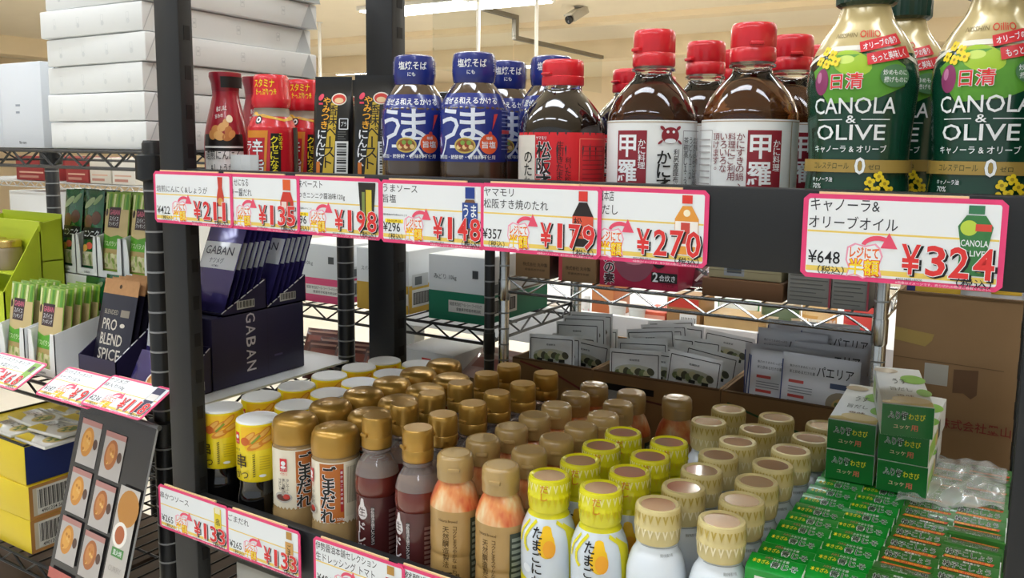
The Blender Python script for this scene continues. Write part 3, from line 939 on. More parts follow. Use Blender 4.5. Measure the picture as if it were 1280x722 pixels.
def mk_oil():
    t = thing('oil_bottle', 'x', 'bottle', group='green canola and olive oil bottles')
    z = UP
    grn = M('dark_green_sleeve', '#0f3f2c', .22, coat=.5)
    gold = M('pale_gold_sleeve', '#c4b27e', .25, coat=.5, metal=.15)
    pr = smooth_prof([(.036, z), (.0385, z + .008), (.0375, z + .04), (.0352, z + .068), (.035, z + .082), (.0365, z + .105), (.0385, z + .128), (.0378, z + .14), (.0345, z + .152), (.028, z + .165), (.0205, z + .176), (.0175, z + .184), (.0165, z + .188)], 3)
    ms = [grn if p[1] < z + .152 else gold for p in pr[:-1]]
    b = B(); b.lathe(pr, grn, seg=44, mats=ms, sy=.86); b.obj('bottle', t)
    f = prof_r(pr)
    capg = M('dark_green_cap', '#0e3328', .3, coat=.3)
    b = B(); b.lathe([(.018, z + .187), (.0205, z + .189), (.0205, z + .21), (.019, z + .215), (0, z + .215)], capg, seg=64, caps=(1, 0), ripple=lambda a_, z_: .0007 * math.cos(a_ * 20)); b.obj('cap', t)
    b = B(); a = Art(); Rr = .0375
    yel, lim = K('#f0d428'), K('#9fc22e')
    a.poly([(-.05, z + .147), (-.02, z + .157), (.02, z + .157), (.05, z + .147), (.05, z + .1435), (.02, z + .1535), (-.02, z + .1535), (-.05, z + .1435)], K('#e8e6da'))
    a.text('NISSHIN', -.0235, z + .163, .02, .0034, K('#7a6a3a'), .01); a.text('OilliO', -.001, z + .1625, .018, .0052, K('#d0402c'), .03)
    a.poly([(-.036, z + .14), (-.02, z + .1505), (.02, z + .1505), (.034, z + .142), (.033, z + .128), (.01, z + .118), (-.02, z + .116)], K('#5a9a30'))
    a.disc(-.005, z + .1445, .0145, lim, .0085, rot=-18); a.disc(-.009, z + .147, .006, K('#c9dd6a'), .003)
    a.disc(-.026, z + .132, .006, K('#8c3a66'), .0095); a.disc(-.028, z + .135, .002, K('#c07aa0'), .004)
    for dx, dy in ((-.027, .154), (-.020, .151), (-.030, .147), (-.023, .1445), (-.016, .146)):
        for k in range(4):
            a.disc(dx + .0021 * math.cos(R(90 * k + 30)), z + dy + .0021 * math.sin(R(90 * k + 30)), .0017, yel)
        a.disc(dx, z + dy, .001, K('#b0941c'))
    red = K('#d22c34')
    a.poly([(.001, z + .1515), (.033, z + .158), (.0315, z + .1655), (-.0005, z + .159)], red); a.text('オリーブの香り', .003, z + .153, .0275, .005, CARDW, .02, rot=12)
    a.poly([(.006, z + .1425), (.038, z + .1485), (.037, z + .1565), (.005, z + .1505)], red); a.text('もっと美味しく', .009, z + .1442, .026, .0055, CARDW, .02, rot=11)
    a.disc(.0245, z + .135, .0105, K('#4f7d54'), .008)
    a.text('炒めものに', .016, z + .1355, .017, .0038, CARDW, .015); a.text('揚げものに', .0165, z + .1305, .017, .0038, CARDW, .015)
    a.text('日清', -.017, z + .1265, .0205, .0108, K('#e23a3c'), .03, out=CARDW, ow=.08)
    a.text('CANOLA', -.0305, z + .109, .057, .0112, CARDW, .012)
    a.text('&', -.006, z + .1025, .0065, .0052, CARDW, .012)
    a.rect(-.0275, z + .1046, -.0085, z + .1052, CARDW); a.rect(.004, z + .1046, .023, z + .1052, CARDW)
    a.text('OLIVE', -.0285, z + .0905, .049, .0108, CARDW, .012)
    a.text('キャノーラ & オリーブ', -.0305, z + .0815, .053, .0055, CARDW, .015)
    gband = K('#a58a45')
    a.rect(-.06, z + .0675, .06, z + .0765, gband)
    a.text('コレステロール', -.0305, z + .0698, .028, .0044, K('#2c3a1e'), .01)
    a.text('0', .0015, z + .0665, .0068, .0115, CARDW, .03, out=K('#2c3a1e'), ow=.05)
    a.text('ゼロ', .0105, z + .0698, .008, .0036, K('#2c3a1e'), .01)
    a.text('キャノーラ油', -.0305, z + .0605, .017, .0034, CARDW, .01); a.text('70%', -.0295, z + .0555, .0075, .0036, CARDW, .01)
    for dx, dy in ((.012, .061), (.018, .065), (.022, .06), (.016, .055), (.025, .055), (.02, .05), (.010, .053)):
        for k in range(4):
            a.disc(dx + .0021 * math.cos(R(90 * k + dx * 9000)), z + dy + .0021 * math.sin(R(90 * k + dx * 9000)), .0017, yel)
        a.disc(dx, z + dy, .0012, K('#b0941c'))
    a.cyl(b, f, Rr, 0, sy=.86, zs=[p[1] for p in pr[4::2] if z + .04 < p[1] < z + .172])
    b.obj('label_print', t, sharp=60)
    return t


# placement -----------------------------------------------------------
spread(mk_garlic(), [(-.829, .69, 0, 0), (-.843, .752, 0, 4)], ['dark red garlic sauce bottle with peanuts on its label nearest the left post', 'dark red garlic sauce bottle hidden behind the front garlic bottle'])
spread(mk_spicy(), [(-.751, .69, 0, 0), (-.768, .757, 0, 10)], ['front red chilli sauce bottle with yellow print on its cap', 'red chilli sauce bottle standing behind the front chilli bottle'])
spread(mk_paste(), [(-.649, .685, 0, 24), (-.593, .687, 0, 32), (-.667, .722, 0, 26), (-.611, .724, 0, 30)],
       ['black and gold paste pouch standing next to the red chilli bottles', 'black and gold paste pouch standing next to the blue sauce bottles', 'black paste pouch behind the one beside the chilli bottles', 'black paste pouch behind the one beside the blue bottles'])
# wrapped silver sachet strip behind the pouches
t = thing('seasoning_sachet', 'dark seasoning pouch with red and white panel behind the right paste pouch', 'pouch', (-.5575, .742, UP), 6)
b = B(); b.box(-.027, -.006, 0, .027, .006, .142, M('grey_black_film', '#2c2b29', .3), bev=.004)
b.obj('pouch', t)
b = B(); a = Art(); a.rect(-.02, .118, .026, .13, K('#c9cbca')); a.rect(-.02, .075, .026, .108, K('#c8c4c0')); a.rect(-.018, .075, .025, .09, K('#b02c3a')); a.disc(.008, .099, .004, K('#c8404c')); a.text('ハンバーグ', -.015, .078, .036, .009, CARDW, .02); a.plane(b, (0, -.0063, 0), (1, 0, 0), (0, 0, 1)); b.obj('print', t, fix=False, sharp=0)
spread(mk_blue(), [(-.5385, .685, 0, 4), (-.469, .69, 0, 0), (-.483, .772, 0, 10), (-.416, .75, 0, 0)],
       ['blue labelled sauce bottle nearest the black paste pouches', 'tallest looking blue labelled sauce bottle in the front row', 'blue labelled sauce bottle mostly hidden behind the front two', 'blue labelled sauce bottle touching the red-capped sukiyaki sauce'])
spread(mk_suki(), [(-.368, .685, 0, 0), (-.3465, .79, 0, -10), (-.352, .8745, 0, 20)], ['front black sukiyaki sauce bottle with red cap and red label', 'second sukiyaki sauce bottle right behind the front one', 'hindmost sukiyaki sauce bottle, only its red cap showing'])
spread(mk_kani(AMBERD, '', -5), [(-.2825, .69, 0, 0), (-.268, .782, 0, -6), (-.272, .86, 0, 8)], ['broth bottle with crab emblem on its label, front one', 'broth bottle behind the crab emblem bottle', 'third broth bottle back behind the crab emblem bottle'])
spread(mk_kani(AMBER, '', 33), [(-.1975, .69, 0, 0), (-.187, .775, 0, 0), (-.18, .86, 0, 10)], ['amber broth bottle beside the black gap in the card rail', 'amber broth bottle standing behind the front amber one next to the oil', 'hindmost amber broth bottle hidden behind the other two'])
spread(mk_oil(), [(-.1108, .672, 0, 4), (-.0265, .675, 0, -2), (-.096, .755, 0, 0), (-.012, .757, 0, 6)], ['green oil bottle right beside the amber broth', 'green oil bottle nearest the right post', 'green oil bottle behind the one beside the broth', 'green oil bottle behind the one nearest the right post'])

# small clear card strip in front of the first bottles
b = B()
q = [(-.836, .656), (-.826, .653), (-.814, .652), (-.782, .655), (-.772, .652), (-.760, .651), (-.748, .654), (-.742, .66)]
for (xa, ya), (xb, yb) in zip(q[:-1], q[1:]):
    h0 = .042 if (xa + xb) / 2 < -.778 else .072
    b.prism([(xa, ya), (xb, yb), (xb, yb + .001), (xa, ya + .001)], UP, UP + h0, M('pale_strip', '#d9dcdc', .3, coat=.4), axis='z')
tag(b.obj('tray_edge'), 'low pale plastic strip bent round the foot of the front garlic sauce bottle', 'tray')
# ------------------------------------------------------------------ bottles on the lower shelf
LO = DECKL + .0006
GOLD = M('gold_plastic', '#b58d3f', .32, metal=.55, coat=.3)
TAN = M('tan_sleeve', '#b4925a', .3, coat=.35)


def mk_kushi():
    t = thing('sauce_bottle', 'x', 'bottle', group='skewer sauce bottles with yellow sleeves')
    z = LO
    blk = M('black_bottle_glass', '#0d0c0c', .06, coat=1)
    pr = smooth_prof([(.0235, z), (.0252, z + .004), (.0255, z + .03), (.0255, z + .055), (.0235, z + .068), (.0232, z + .075), (.0238, z + .082)], 3)
    b = B(); b.lathe(pr, blk); b.obj('bottle', t)
    yel = M('yellow_sleeve', '#f3dc1f', .28, coat=.4)
    b = B(); b.lathe([(.0242, z + .080), (.0252, z + .0815), (.0254, z + .12), (.0254, z + .1465), (.0248, z + .149)], yel, caps=(1, 0)); slv = b.obj('sleeve', t)
    b = B(); b.lathe([(.0248, z + .149), (.0244, z + .1505), (.0232, z + .1512), (.0225, z + .1505), (0, z + .1505)], K('#eef0ee', .35), caps=(0, 0)); b.obj('lid', t)
    b = B(); a = Art(); Rr = .0254
    a.rect(-.0225, z + .125, -.0145, z + .139, K('#d8303a')); a.disc(-.0185, z + .1335, .003, CARDW, .0025); a.text('イカリ', -.0215, z + .126, .006, .003, CARDW)
    a.poly([(-.012, z + .147), (.03, z + .147), (.03, z + .12), (-.004, z + .118), (-.011, z + .13)], K('#f4c42a'))
    for k, (u, v, rt_) in enumerate(((-.002, .1335, 42), (.006, .133, 40), (.007, .1245, 22), (.016, .139, 40), (.02, .131, 25))):
        a.disc(u, z + v, .011, K('#d98a2c'), .0038, rot=rt_); a.disc(u + .001, z + v + .001, .008, K('#e8b256'), .0024, rot=rt_)
    a.disc(-.006, z + .1295, .0055, K('#d06a2c'), .005)
    a.line([(.002, z + .1275), (.012, z + .137)], .0025, K('#86a03a'))
    a.text('串', -.0195, z + .097, .0145, .0165, K('#3a2a10'), .02)
    a.text('かつ', -.0205, z + .0845, .018, .0095, K('#3a2a10'), .015)
    a.text('関西の味', -.0215, z + .117, .0085, .0032, K('#3a2a10')); a.text('旨ソース', -.0215, z + .1125, .0095, .0032, K('#3a2a10'))
    for k in range(11):
        a.poly([(.003, z + .087 + k * .0026), (.0058, z + .0882 + k * .0026), (.0058, z + .0892 + k * .0026), (.003, z + .088 + k * .0026)], BLACK)
    a.disc(.0135, z + .0885, .004, CARDW, .0017)
    for k in range(6):
        a.rect(.0105, z + .096 + k * .003, .022, z + .0968 + k * .003, K('#cdb41c'))
    a.cyl(b, lambda v: .0254, Rr, 30)
    b.obj('sleeve_print', slv, sharp=60)
    return t


def mk_goma():
    t = thing('sesame_sauce_bottle', 'x', 'bottle', group='sesame sauce bottles with wide gold caps')
    z = LO
    tan = M('sesame_sauce', '#a58a5e', .25, coat=.6)
    b = B(); b.lathe(smooth_prof([(.026, z), (.0278, z + .005), (.0275, z + .05), (.0262, z + .065), (.026, z + .1), (.026, z + .129), (.0245, z + .134), (.0245, z + .138)], 3), tan); b.obj('bottle', t)
    b = B(); b.lathe([(.0255, z + .136), (.0265, z + .1365), (.0268, z + .139), (.0265, z + .152), (.0255, z + .158), (.023, z + .1625), (.017, z + .165), (0, z + .1655)], GOLD, caps=(1, 0)); b.obj('cap', t)
    cream = M('cream_label', '#e6dfcb', .35, coat=.3)
    b = B(); b.lathe([(.0263, z + .062), (.0264, z + .1315)], cream, caps=(0, 0), seg=36)
    a = Art(); Rr = .0264
    org = K('#b5682a')
    a.poly([(-.012, z + .064), (.0145, z + .064), (.0145, z + .13), (-.0125, z + .13)], org)
    a.vtext('ごまだれ', -.001, z + .128, .0165, BLACK, .05, out=CARDW, ow=.1, pitch=.97, lean=.05)
    a.rect(.0105, z + .076, .0138, z + .124, K('#a3262e')); a.vtext('豊かなごまの風味', .0121, z + .122, .0029, CARDW, .01, pitch=1.7)
    a.text('220g', .0065, z + .0655, .008, .004, CARDW, .02)
    for k in range(6):
        a.rect(.017 + k * .002, z + .08, .018 + k * .002, z + .126, K('#8a7f68'))
    a.rect(.0165, z + .07, .03, z + .128, K('#d6cfb8'))
    for k in range(8):
        a.rect(.018 + k * .0014, z + .085, .0186 + k * .0014, z + .126, K('#6a6252'))
    # left panel: emblem, lines and steaming pot
    a.rect(-.0305, z + .107, -.022, z + .122, K('#cf3038')); a.disc(-.0263, z + .1165, .0027, CARDW); a.disc(-.0263, z + .112, .0032, CARDW, .0016); a.text('イカリ', -.0295, z + .108, .0065, .0025, CARDW)
    a.text('イカリ', -.0305, z + .1025, .0085, .0032, K('#cf3038'), .02)
    for q, s in enumerate(('冷しゃぶ、', '蒸し鶏、野菜', '冷奴にも')):
        a.vtext(s, -.0215 - q * .0045, z + .099, .0036, K('#3a3226'), .01)
    a.disc(-.027, z + .077, .0105, K('#b7b4ae'), .0062); a.disc(-.027, z + .0765, .0085, K('#5a2f26'), .004); a.disc(-.023, z + .078, .004, K('#b8342c'), .003); a.rect(-.0285, z + .079, -.0255, z + .087, K('#a59c92')); a.disc(-.027, z + .0875, .002, K('#2c2623'), .001)
    a.cyl(b, lambda v: .0264, Rr, 0)
    b.obj('label', t, sharp=60)
    return t


def mk_tom():
    t = thing('tomato_dressing_bottle', 'x', 'bottle', group='tomato dressing bottles with gold flip caps')
    z = LO
    dress = M('tomato_dressing', '#6a2a22', .12, coat=.9)
    dark = M('tomato_dressing_sleeve', '#54292a', .2, coat=.6)
    shell = M('clear_shoulder', '#d9cbc8', .06, trans=.75, ior=1.2, coat=.6)
    pr = smooth_prof([(.022, z), (.0235, z + .004), (.0235, z + .05), (.0235, z + .095), (.0225, z + .099)], 3)
    b = B(); b.lathe(pr, dark); b.obj('body', t)
    b = B(); b.lathe(smooth_prof([(.0225, z + .099), (.0243, z + .104), (.0243, z + .112), (.0232, z + .121)], 3), dress, caps=(1, 1)); b.obj('dressing', t)
    b = B(); b.lathe(smooth_prof([(.0236, z + .1212), (.0215, z + .13), (.0165, z + .139), (.0135, z + .146), (.0132, z + .152)], 3), shell, caps=(1, 1)); b.obj('shoulder', t)
    b = B(); b.lathe([(.0150, z + .1445), (.0158, z + .1455), (.0158, z + .149), (.0135, z + .1495)], shell, caps=(1, 1)); b.obj('neck_ring', t)
    b = B(); flip_cap(b, z + .15, z + .1835, .0165, GOLD); b.obj('cap', t, rot=(0, 0, R(-35)))
    f = prof_r(pr)
    b = B(); a = Art(); Rr = .0236
    w = K('#e4dede')
    a.poly([(-.012 + .0068 * math.cos(R(q)) * (1 if q > 200 or q < -20 else .9), z + .083 + .0085 * math.sin(R(q)) + (.0065 if 60 < q < 120 else 0)) for q in range(0, 360, 15)], w)
    a.text('生', -.0163, z + .0785, .0086, .0095, K('#3a2a2a'), .01)
    a.vtext('ドレッシング', -.0125, z + .0715, .0125, w, .04, pitch=.92, lean=.03)
    a.rect(-.0015, z + .048, .0028, z + .09, BLACK); a.vtext('伊勢醤油本舗セレクション', .0007, z + .0893, .0037, w, .01, pitch=.93)
    a.disc(.0035, z + .024, .0075, w, .0068); a.disc(.0035, z + .024, .0062, K('#7a3a36'), .0055)
    for k in range(4):
        a.line([(.0035 + (k - 1.5) * .003, z + .0185), (.0035 + (k - 1.5) * .002, z + .0305)], .0008, w)
    for k in range(14):
        a.rect(.0175, z + .015 + k * .0052, .033, z + .0182 + k * .0052, K('#7d5a56'))
    a.cyl(b, f, Rr, 4)
    b.obj('print', t, sharp=60)
    return t


def mk_shoyu():
    t = thing('soy_dressing_bottle', 'x', 'bottle', group='tan soy dressing bottles')
    z = LO
    tan = TAN
    pr = smooth_prof([(.024, z), (.0262, z + .005), (.0258, z + .03), (.0248, z + .036), (.0258, z + .042), (.0255, z + .062), (.0248, z + .068), (.0258, z + .074), (.0256, z + .1), (.026, z + .112), (.0252, z + .12), (.0205, z + .133), (.0165, z + .14), (.016, z + .1435)], 3)
    nn = len(pr)
    flame = MI.get('flame_shoulder')
    if flame is None:
        flame = M('flame_shoulder', '#d9924e', .28, coat=.4)
        m = MATS[flame]; nt = m.node_tree; bs = nt.nodes['Principled BSDF']
        tc = nt.nodes.new('ShaderNodeTexCoord'); mp = nt.nodes.new('ShaderNodeMapping'); n = nt.nodes.new('ShaderNodeTexNoise'); cr = nt.nodes.new('ShaderNodeValToRGB')
        mp.inputs['Scale'].default_value = (60, 60, 22); n.inputs['Scale'].default_value = 1.0; n.inputs['Detail'].default_value = 3
        e = cr.color_ramp.elements
        e[0].position = .36; e[0].color = hexc('#d0603a'); e[1].position = .68; e[1].color = hexc('#e8d2a4')
        q = cr.color_ramp.elements.new(.5); q.color = hexc('#e2965a')
        nt.links.new(tc.outputs['Object'], mp.inputs['Vector']); nt.links.new(mp.outputs['Vector'], n.inputs['Vector']); nt.links.new(n.outputs['Fac'], cr.inputs['Fac']); nt.links.new(cr.outputs['Color'], bs.inputs['Base Color'])
    ms = [tan if p[1] < z + .113 else flame for p in pr[:-1]]
    b = B(); b.lathe(pr, tan, mats=ms, sy=.9); b.obj('body', t)
    b = B(); b.lathe([(.0172, z + .142), (.0182, z + .1425), (.0185, z + .152), (.019, z + .1545), (.0186, z + .157), (.0182, z + .1645), (.0165, z + .1672), (.0145, z + .168), (.0138, z + .1674), (0, z + .1674)], M('tan_cap', '#b0925a', .3, coat=.8), caps=(1, 0)); b.box(-.006, -.0205, z + .1535, .006, -.017, z + .1575, MI['tan_cap'], bev=.001); b.obj('cap', t, rot=(0, 0, R(25)))
    f = prof_r(pr)
    b = B(); a = Art(); Rr = .0262
    br = K('#5a431c')
    a.text('Natural Brewed', -.012, z + .104, .02, .0028, br, .005)
    a.vtext('天然醸造製法', -.004, z + .1, .0072, br, .012)
    a.vtext('コクとまろやかな', .0055, z + .101, .0048, br, .008); a.vtext('味わい', .0055, z + .061, .0048, br, .008)
    a.vtext('醤油', -.0035, z + .053, .0155, K('#1e1608'), .03)
    a.vtext('特にうまい熟成の香り', .0085, z + .052, .0042, K('#3a2a10'), .01)
    a.rect(.022, z + .004, .04, z + .108, K('#3e4638'))
    for k in range(16):
        a.rect(.024, z + .01 + k * .006, .037, z + .0135 + k * .006, K('#8d9482'))
    a.cyl(b, f, Rr, 14, sy=.9, zs=[z + q for q in (.03, .036, .042, .062, .068, .074)])
    b.obj('print', t, sharp=60)
    return t


def crinkle(n, amp, z0, z1):
    return lambda a_, z_: amp * math.cos(a_ * n) * math.sin(max(0, min(1, (z_ - z0) / (z1 - z0))) * math.pi)


def cap_band(b, z0, z1, r, base, zig, top, n=20):
    """wrapped cap with zig-zag trim and a recessed round top"""
    h = z1 - z0
    prof = [(r * .95, z0), (r * .98, z0 + h * .05), (r * .98, z0 + h * .34), (r * 1.015, z0 + h * .4), (r * 1.015, z0 + h * .47), (r * .99, z0 + h * .5), (r, z0 + h * .6), (r, z0 + h * .9), (r * .96, z0 + h * .98), (r * .86, z1), (r * .75, z1 - h * .05)]
    b.lathe(prof, base, seg=40, caps=(1, 0), ripple=crinkle(20, .0005, z0, z1))
    b.lathe([(r * .75, z1 - h * .05), (0, z1 - h * .05)], top, seg=40, caps=(0, 0))
    a = Art()
    for row, (v0, v1, cc) in enumerate(((.62, .88, zig[0]), (.2, .46, zig[1]))):
        for k in range(n):
            u = 2 * math.pi * r * k / n
            wd = 2 * math.pi * r / n
            a.poly([(u + wd * .12, z0 + h * v1), (u + wd * .5, z0 + h * v0), (u + wd * .88, z0 + h * v1), (u + wd * .66, z0 + h * v1), (u + wd * .5, z0 + h * (v0 + (v1 - v0) * .5)), (u + wd * .34, z0 + h * v1)], cc, keep=True)
    a.cyl(b, lambda v: r * 1.022, r, 0, step=.002)
    return b


def mk_tama():
    t = thing('egg_sauce_bottle', 'x', 'bottle', group='yellow egg sauce bottles')
    z = LO
    pale = M('pale_blue_white_sleeve', '#d5dfe8', .25, coat=.5)
    pr = smooth_prof([(.024, z), (.0262, z + .005), (.0258, z + .03), (.0252, z + .06), (.0255, z + .073), (.0258, z + .082), (.0262, z + .108), (.0254, z + .118), (.021, z + .13), (.0178, z + .137), (.0175, z + .141)], 3)
    yel = M('vivid_yellow_print', '#e4de22', .25, coat=.5)
    ms = [pale if p[1] < z + .132 else yel for p in pr[:-1]]
    b = B(); b.lathe(pr, pale, mats=ms, sy=.9); b.obj('body', t)
    b = B(); cap_band(b, z + .1385, z + .1695, .0195, yel, (K('#f4ee9a'), K('#d9c80c')), M('caramel_cap_top', '#ae8660', .22, coat=1)); a = Art(); a.vtext('だし', -.003, z + .166, .0075, K('#d88a1c'), .02); a.cyl(b, lambda v: .0203, .0195, 5); b.obj('cap', t)
    f = prof_r(pr)
    b = B(); a = Art(); Rr = .027
    y2 = K('#e2d826')
    a.poly([(-.04, z + .002), (.04, z + .002), (.04, z + .075), (.02, z + .0735), (0, z + .0715), (-.02, z + .0735), (-.04, z + .079)], y2)
    for u, v, rx, ry in ((-.014, .055, .006, .01), (.008, .045, .004, .008), (.012, .06, .0035, .005), (.0, .028, .006, .008), (.018, .03, .004, .009), (-.02, .085, .005, .004)):
        a.disc(u, z + v, rx, K('#e3eaef'), ry, rot=u * 900)
    a.poly([(.02, z + .13), (.036, z + .12), (.036, z + .076), (.026, z + .072), (.024, z + .1)], y2)
    a.line([(-.012, z + .131), (-.018, z + .124), (-.023, z + .114), (-.0225, z + .106), (-.018, z + .102)], .0035, y2); a.line([(-.022, z + .13), (-.029, z + .12), (-.031, z + .108)], .003, y2)
    a.line([(.012, z + .131), (.02, z + .126), (.028, z + .118)], .0035, y2)
    a.poly([(.001 + .0085 * math.cos(R(q)), z + .1085 + .0105 * math.sin(R(q)) + (.009 if 55 < q < 125 else .003 if 30 < q < 150 else 0)) for q in range(0, 360, 12)], K('#f2c21e'))
    a.disc(.0035, z + .107, .006, K('#f3a92c'), .0085)
    a.vtext('たまごにかけるだし', -.0085, z + .1262, .0104, BLACK, .03, pitch=1.1)
    a.text('たまごにかける', .004, z + .0665, .02, .003, K('#b58a1c'), .01)
    a.disc(-.0165, z + .05, .0038, K('#d8382e'), .0075); a.vtext('だし', -.0165, z + .055, .005, CARDW, .02)
    a.cyl(b, f, Rr, 3, sy=.9, zs=[p[1] for p in pr[2::2] if z + .01 < p[1] < z + .135])
    b.obj('print', t, sharp=60)
    return t


def mk_white():
    t = thing('white_sauce_bottle', 'x', 'bottle', group='white bottles with cream crinkled caps')
    z = LO
    wh = M('white_bottle_sleeve', '#dfe7ee', .25, coat=.5)
    pr = smooth_prof([(.025, z), (.0258, z + .005), (.0262, z + .05), (.0262, z + .1), (.0254, z + .11), (.0222, z + .122), (.0182, z + .129), (.0178, z + .138)], 3)
    b = B(); b.lathe(pr, wh, sy=.9); b.obj('body', t)
    cream = M('cream_cap_wrap', '#d9c98e', .4, coat=.2)
    b = B(); cap_band(b, z + .135, z + .1665, .0197, cream, (K('#bfa74e'), K('#ede3bd')), MI['caramel_cap_top']); b.obj('cap', t)
    f = prof_r(pr)
    b = B(); a = Art(); Rr = .0272
    rs = K('#d07a82')
    a.vtext('天然醸', -.0165, z + .0995, .0072, rs, .005); a.line([(-.0195, z + .1), (-.0165, z + .1045), (-.0135, z + .1)], .0007, rs)
    a.rect(-.0215, z + .062, -.0185, z + .074, K('#c23a3a'))
    a.frame(.0165, z + .05, .029, z + .104, .0006, K('#3a3d42')); a.text('名称', .019, z + .097, .007, .0035, K('#3a3d42'))
    for k in range(6):
        a.rect(.018, z + .06 + k * .006, .027, z + .0615 + k * .006, K('#6a7078'))
    a.line([(-.025, z + .133), (.03, z + .133)], .0006, K('#9aa0a2'))
    a.text('開封後要冷蔵', .002, z + .126, .016, .0024, K('#9aa0a2'))
    a.cyl(b, f, Rr, 12, sy=.9, zs=[p[1] for p in pr[2::2] if z + .01 < p[1] < z + .135])
    b.obj('print', t, sharp=60)
    return t


random.seed(3)


def two_cols(L, Rg, names, rot, tilt=3):
    sp, lb = [], []
    for pts, nm in ((L, names[0]), (Rg, names[1])):
        for i, (x, y) in enumerate(pts):
            sp.append((x, y, 0, rot + random.uniform(-tilt, tilt)))
            lb.append(nm % ORD[i])
    return sp, lb


sp, lb = two_cols([(-.8285, .6695), (-.825, .729), (-.822, .788), (-.822, .85), (-.818, .907), (-.812, .957)],
                  [(-.760, .665), (-.761, .726), (-.762, .788), (-.764, .848), (-.758, .907), (-.757, .970)],
                  ('skewer sauce bottle with white lid in the column at the left post, %s row', 'skewer sauce bottle with white lid in the column beside the sesame sauce, %s row'), 0)
spread(mk_kushi(), sp, lb)
gl = [(-.6985, .666), (-.701, .726), (-.701, .785), (-.703, .843), (-.7045, .902), (-.703, .96)]
gr = [(-.6335, .663), (-.637, .724), (-.642, .783), (-.646, .842), (-.648, .902)]
sp, lb = two_cols(gl, gr, ('sesame sauce bottle with gold cap in the column next to the white lids, %s row', 'sesame sauce bottle with gold cap in the column next to the tomato dressing, %s row'), 30)
sp[0] = sp[0][:3] + (72,)
spread(mk_goma(), sp, lb)
sp, lb = two_cols([(-.5815, .672), (-.584, .722), (-.583, .772), (-.580, .827), (-.577, .881), (-.575, .932)],
                  [(-.520, .665), (-.525, .7155), (-.520, .766), (-.520, .817), (-.5145, .867), (-.515, .926)],
                  ('tomato dressing bottle in the column next to the sesame sauce, %s row', 'tomato dressing bottle in the column next to the soy dressing, %s row'), 22)
sp[6] = sp[6][:3] + (6,)
spread(mk_tom(), sp, lb)
sp, lb = two_cols([(-.4705, .662), (-.471, .713), (-.466, .762), (-.465, .811), (-.463, .86), (-.464, .911), (-.464, .964)],
                  [(-.415, .660), (-.413, .7105), (-.408, .759), (-.404, .808), (-.40, .857), (-.404, .907), (-.409, .958)],
                  ('tan soy dressing bottle in the column beside the tomato dressing, %s from the rail', 'tan soy dressing bottle in the column beside the yellow egg sauce, %s from the rail'), 2)
sp[0] = sp[0][:3] + (6,)
sp[7] = sp[7][:3] + (-12,)
sp.append((-.352, .968, 0, 10)); lb.append('tan soy dressing bottle standing alone before the cardboard boxes, right of its fellows')
spread(mk_shoyu(), sp, lb)
sp, lb = two_cols([(-.3615, .660), (-.3545, .7095), (-.3555, .7585), (-.353, .808)], [(-.3085, .660), (-.302, .709), (-.3015, .758), (-.3005, .807)],
                  ('yellow egg sauce bottle in the column beside the soy dressing, %s row', 'yellow egg sauce bottle in the column beside the white bottles, %s row'), 16)
sp[0] = sp[0][:3] + (19,)
spread(mk_tama(), sp, lb)
sp, lb = two_cols([(-.254, .661), (-.249, .7095), (-.2485, .758), (-.2478, .807), (-.243, .8565), (-.236, .9075), (-.2295, .962)],
                  [(-.1975, .660), (-.1955, .7095), (-.196, .759), (-.1945, .810), (-.189, .861), (-.180, .9105), (-.1765, .962)],
                  ('white bottle with cream cap in the column beside the yellow egg sauce, %s row', 'white bottle with cream cap in the column beside the green boxes, %s row'), 10)
sp += [(-.2905, .904, 0, 5), (-.2855, .962, 0, 0)]
lb += ['white bottle with cream cap standing behind the yellow egg sauce bottles', 'hindmost white bottle with cream cap in front of the cardboard boxes']
spread(mk_white(), sp, lb)

# ------------------------------------------------------------------ small green boxes
BZ = 1.0195
BH = BZ - LO
G1 = M('bright_green_board', '#14922e', .3, coat=.3)
G2 = M('dark_green_board', '#37762f', .32, coat=.3)
BOXW = M('white_board_edge', '#e4e8e4', .5)


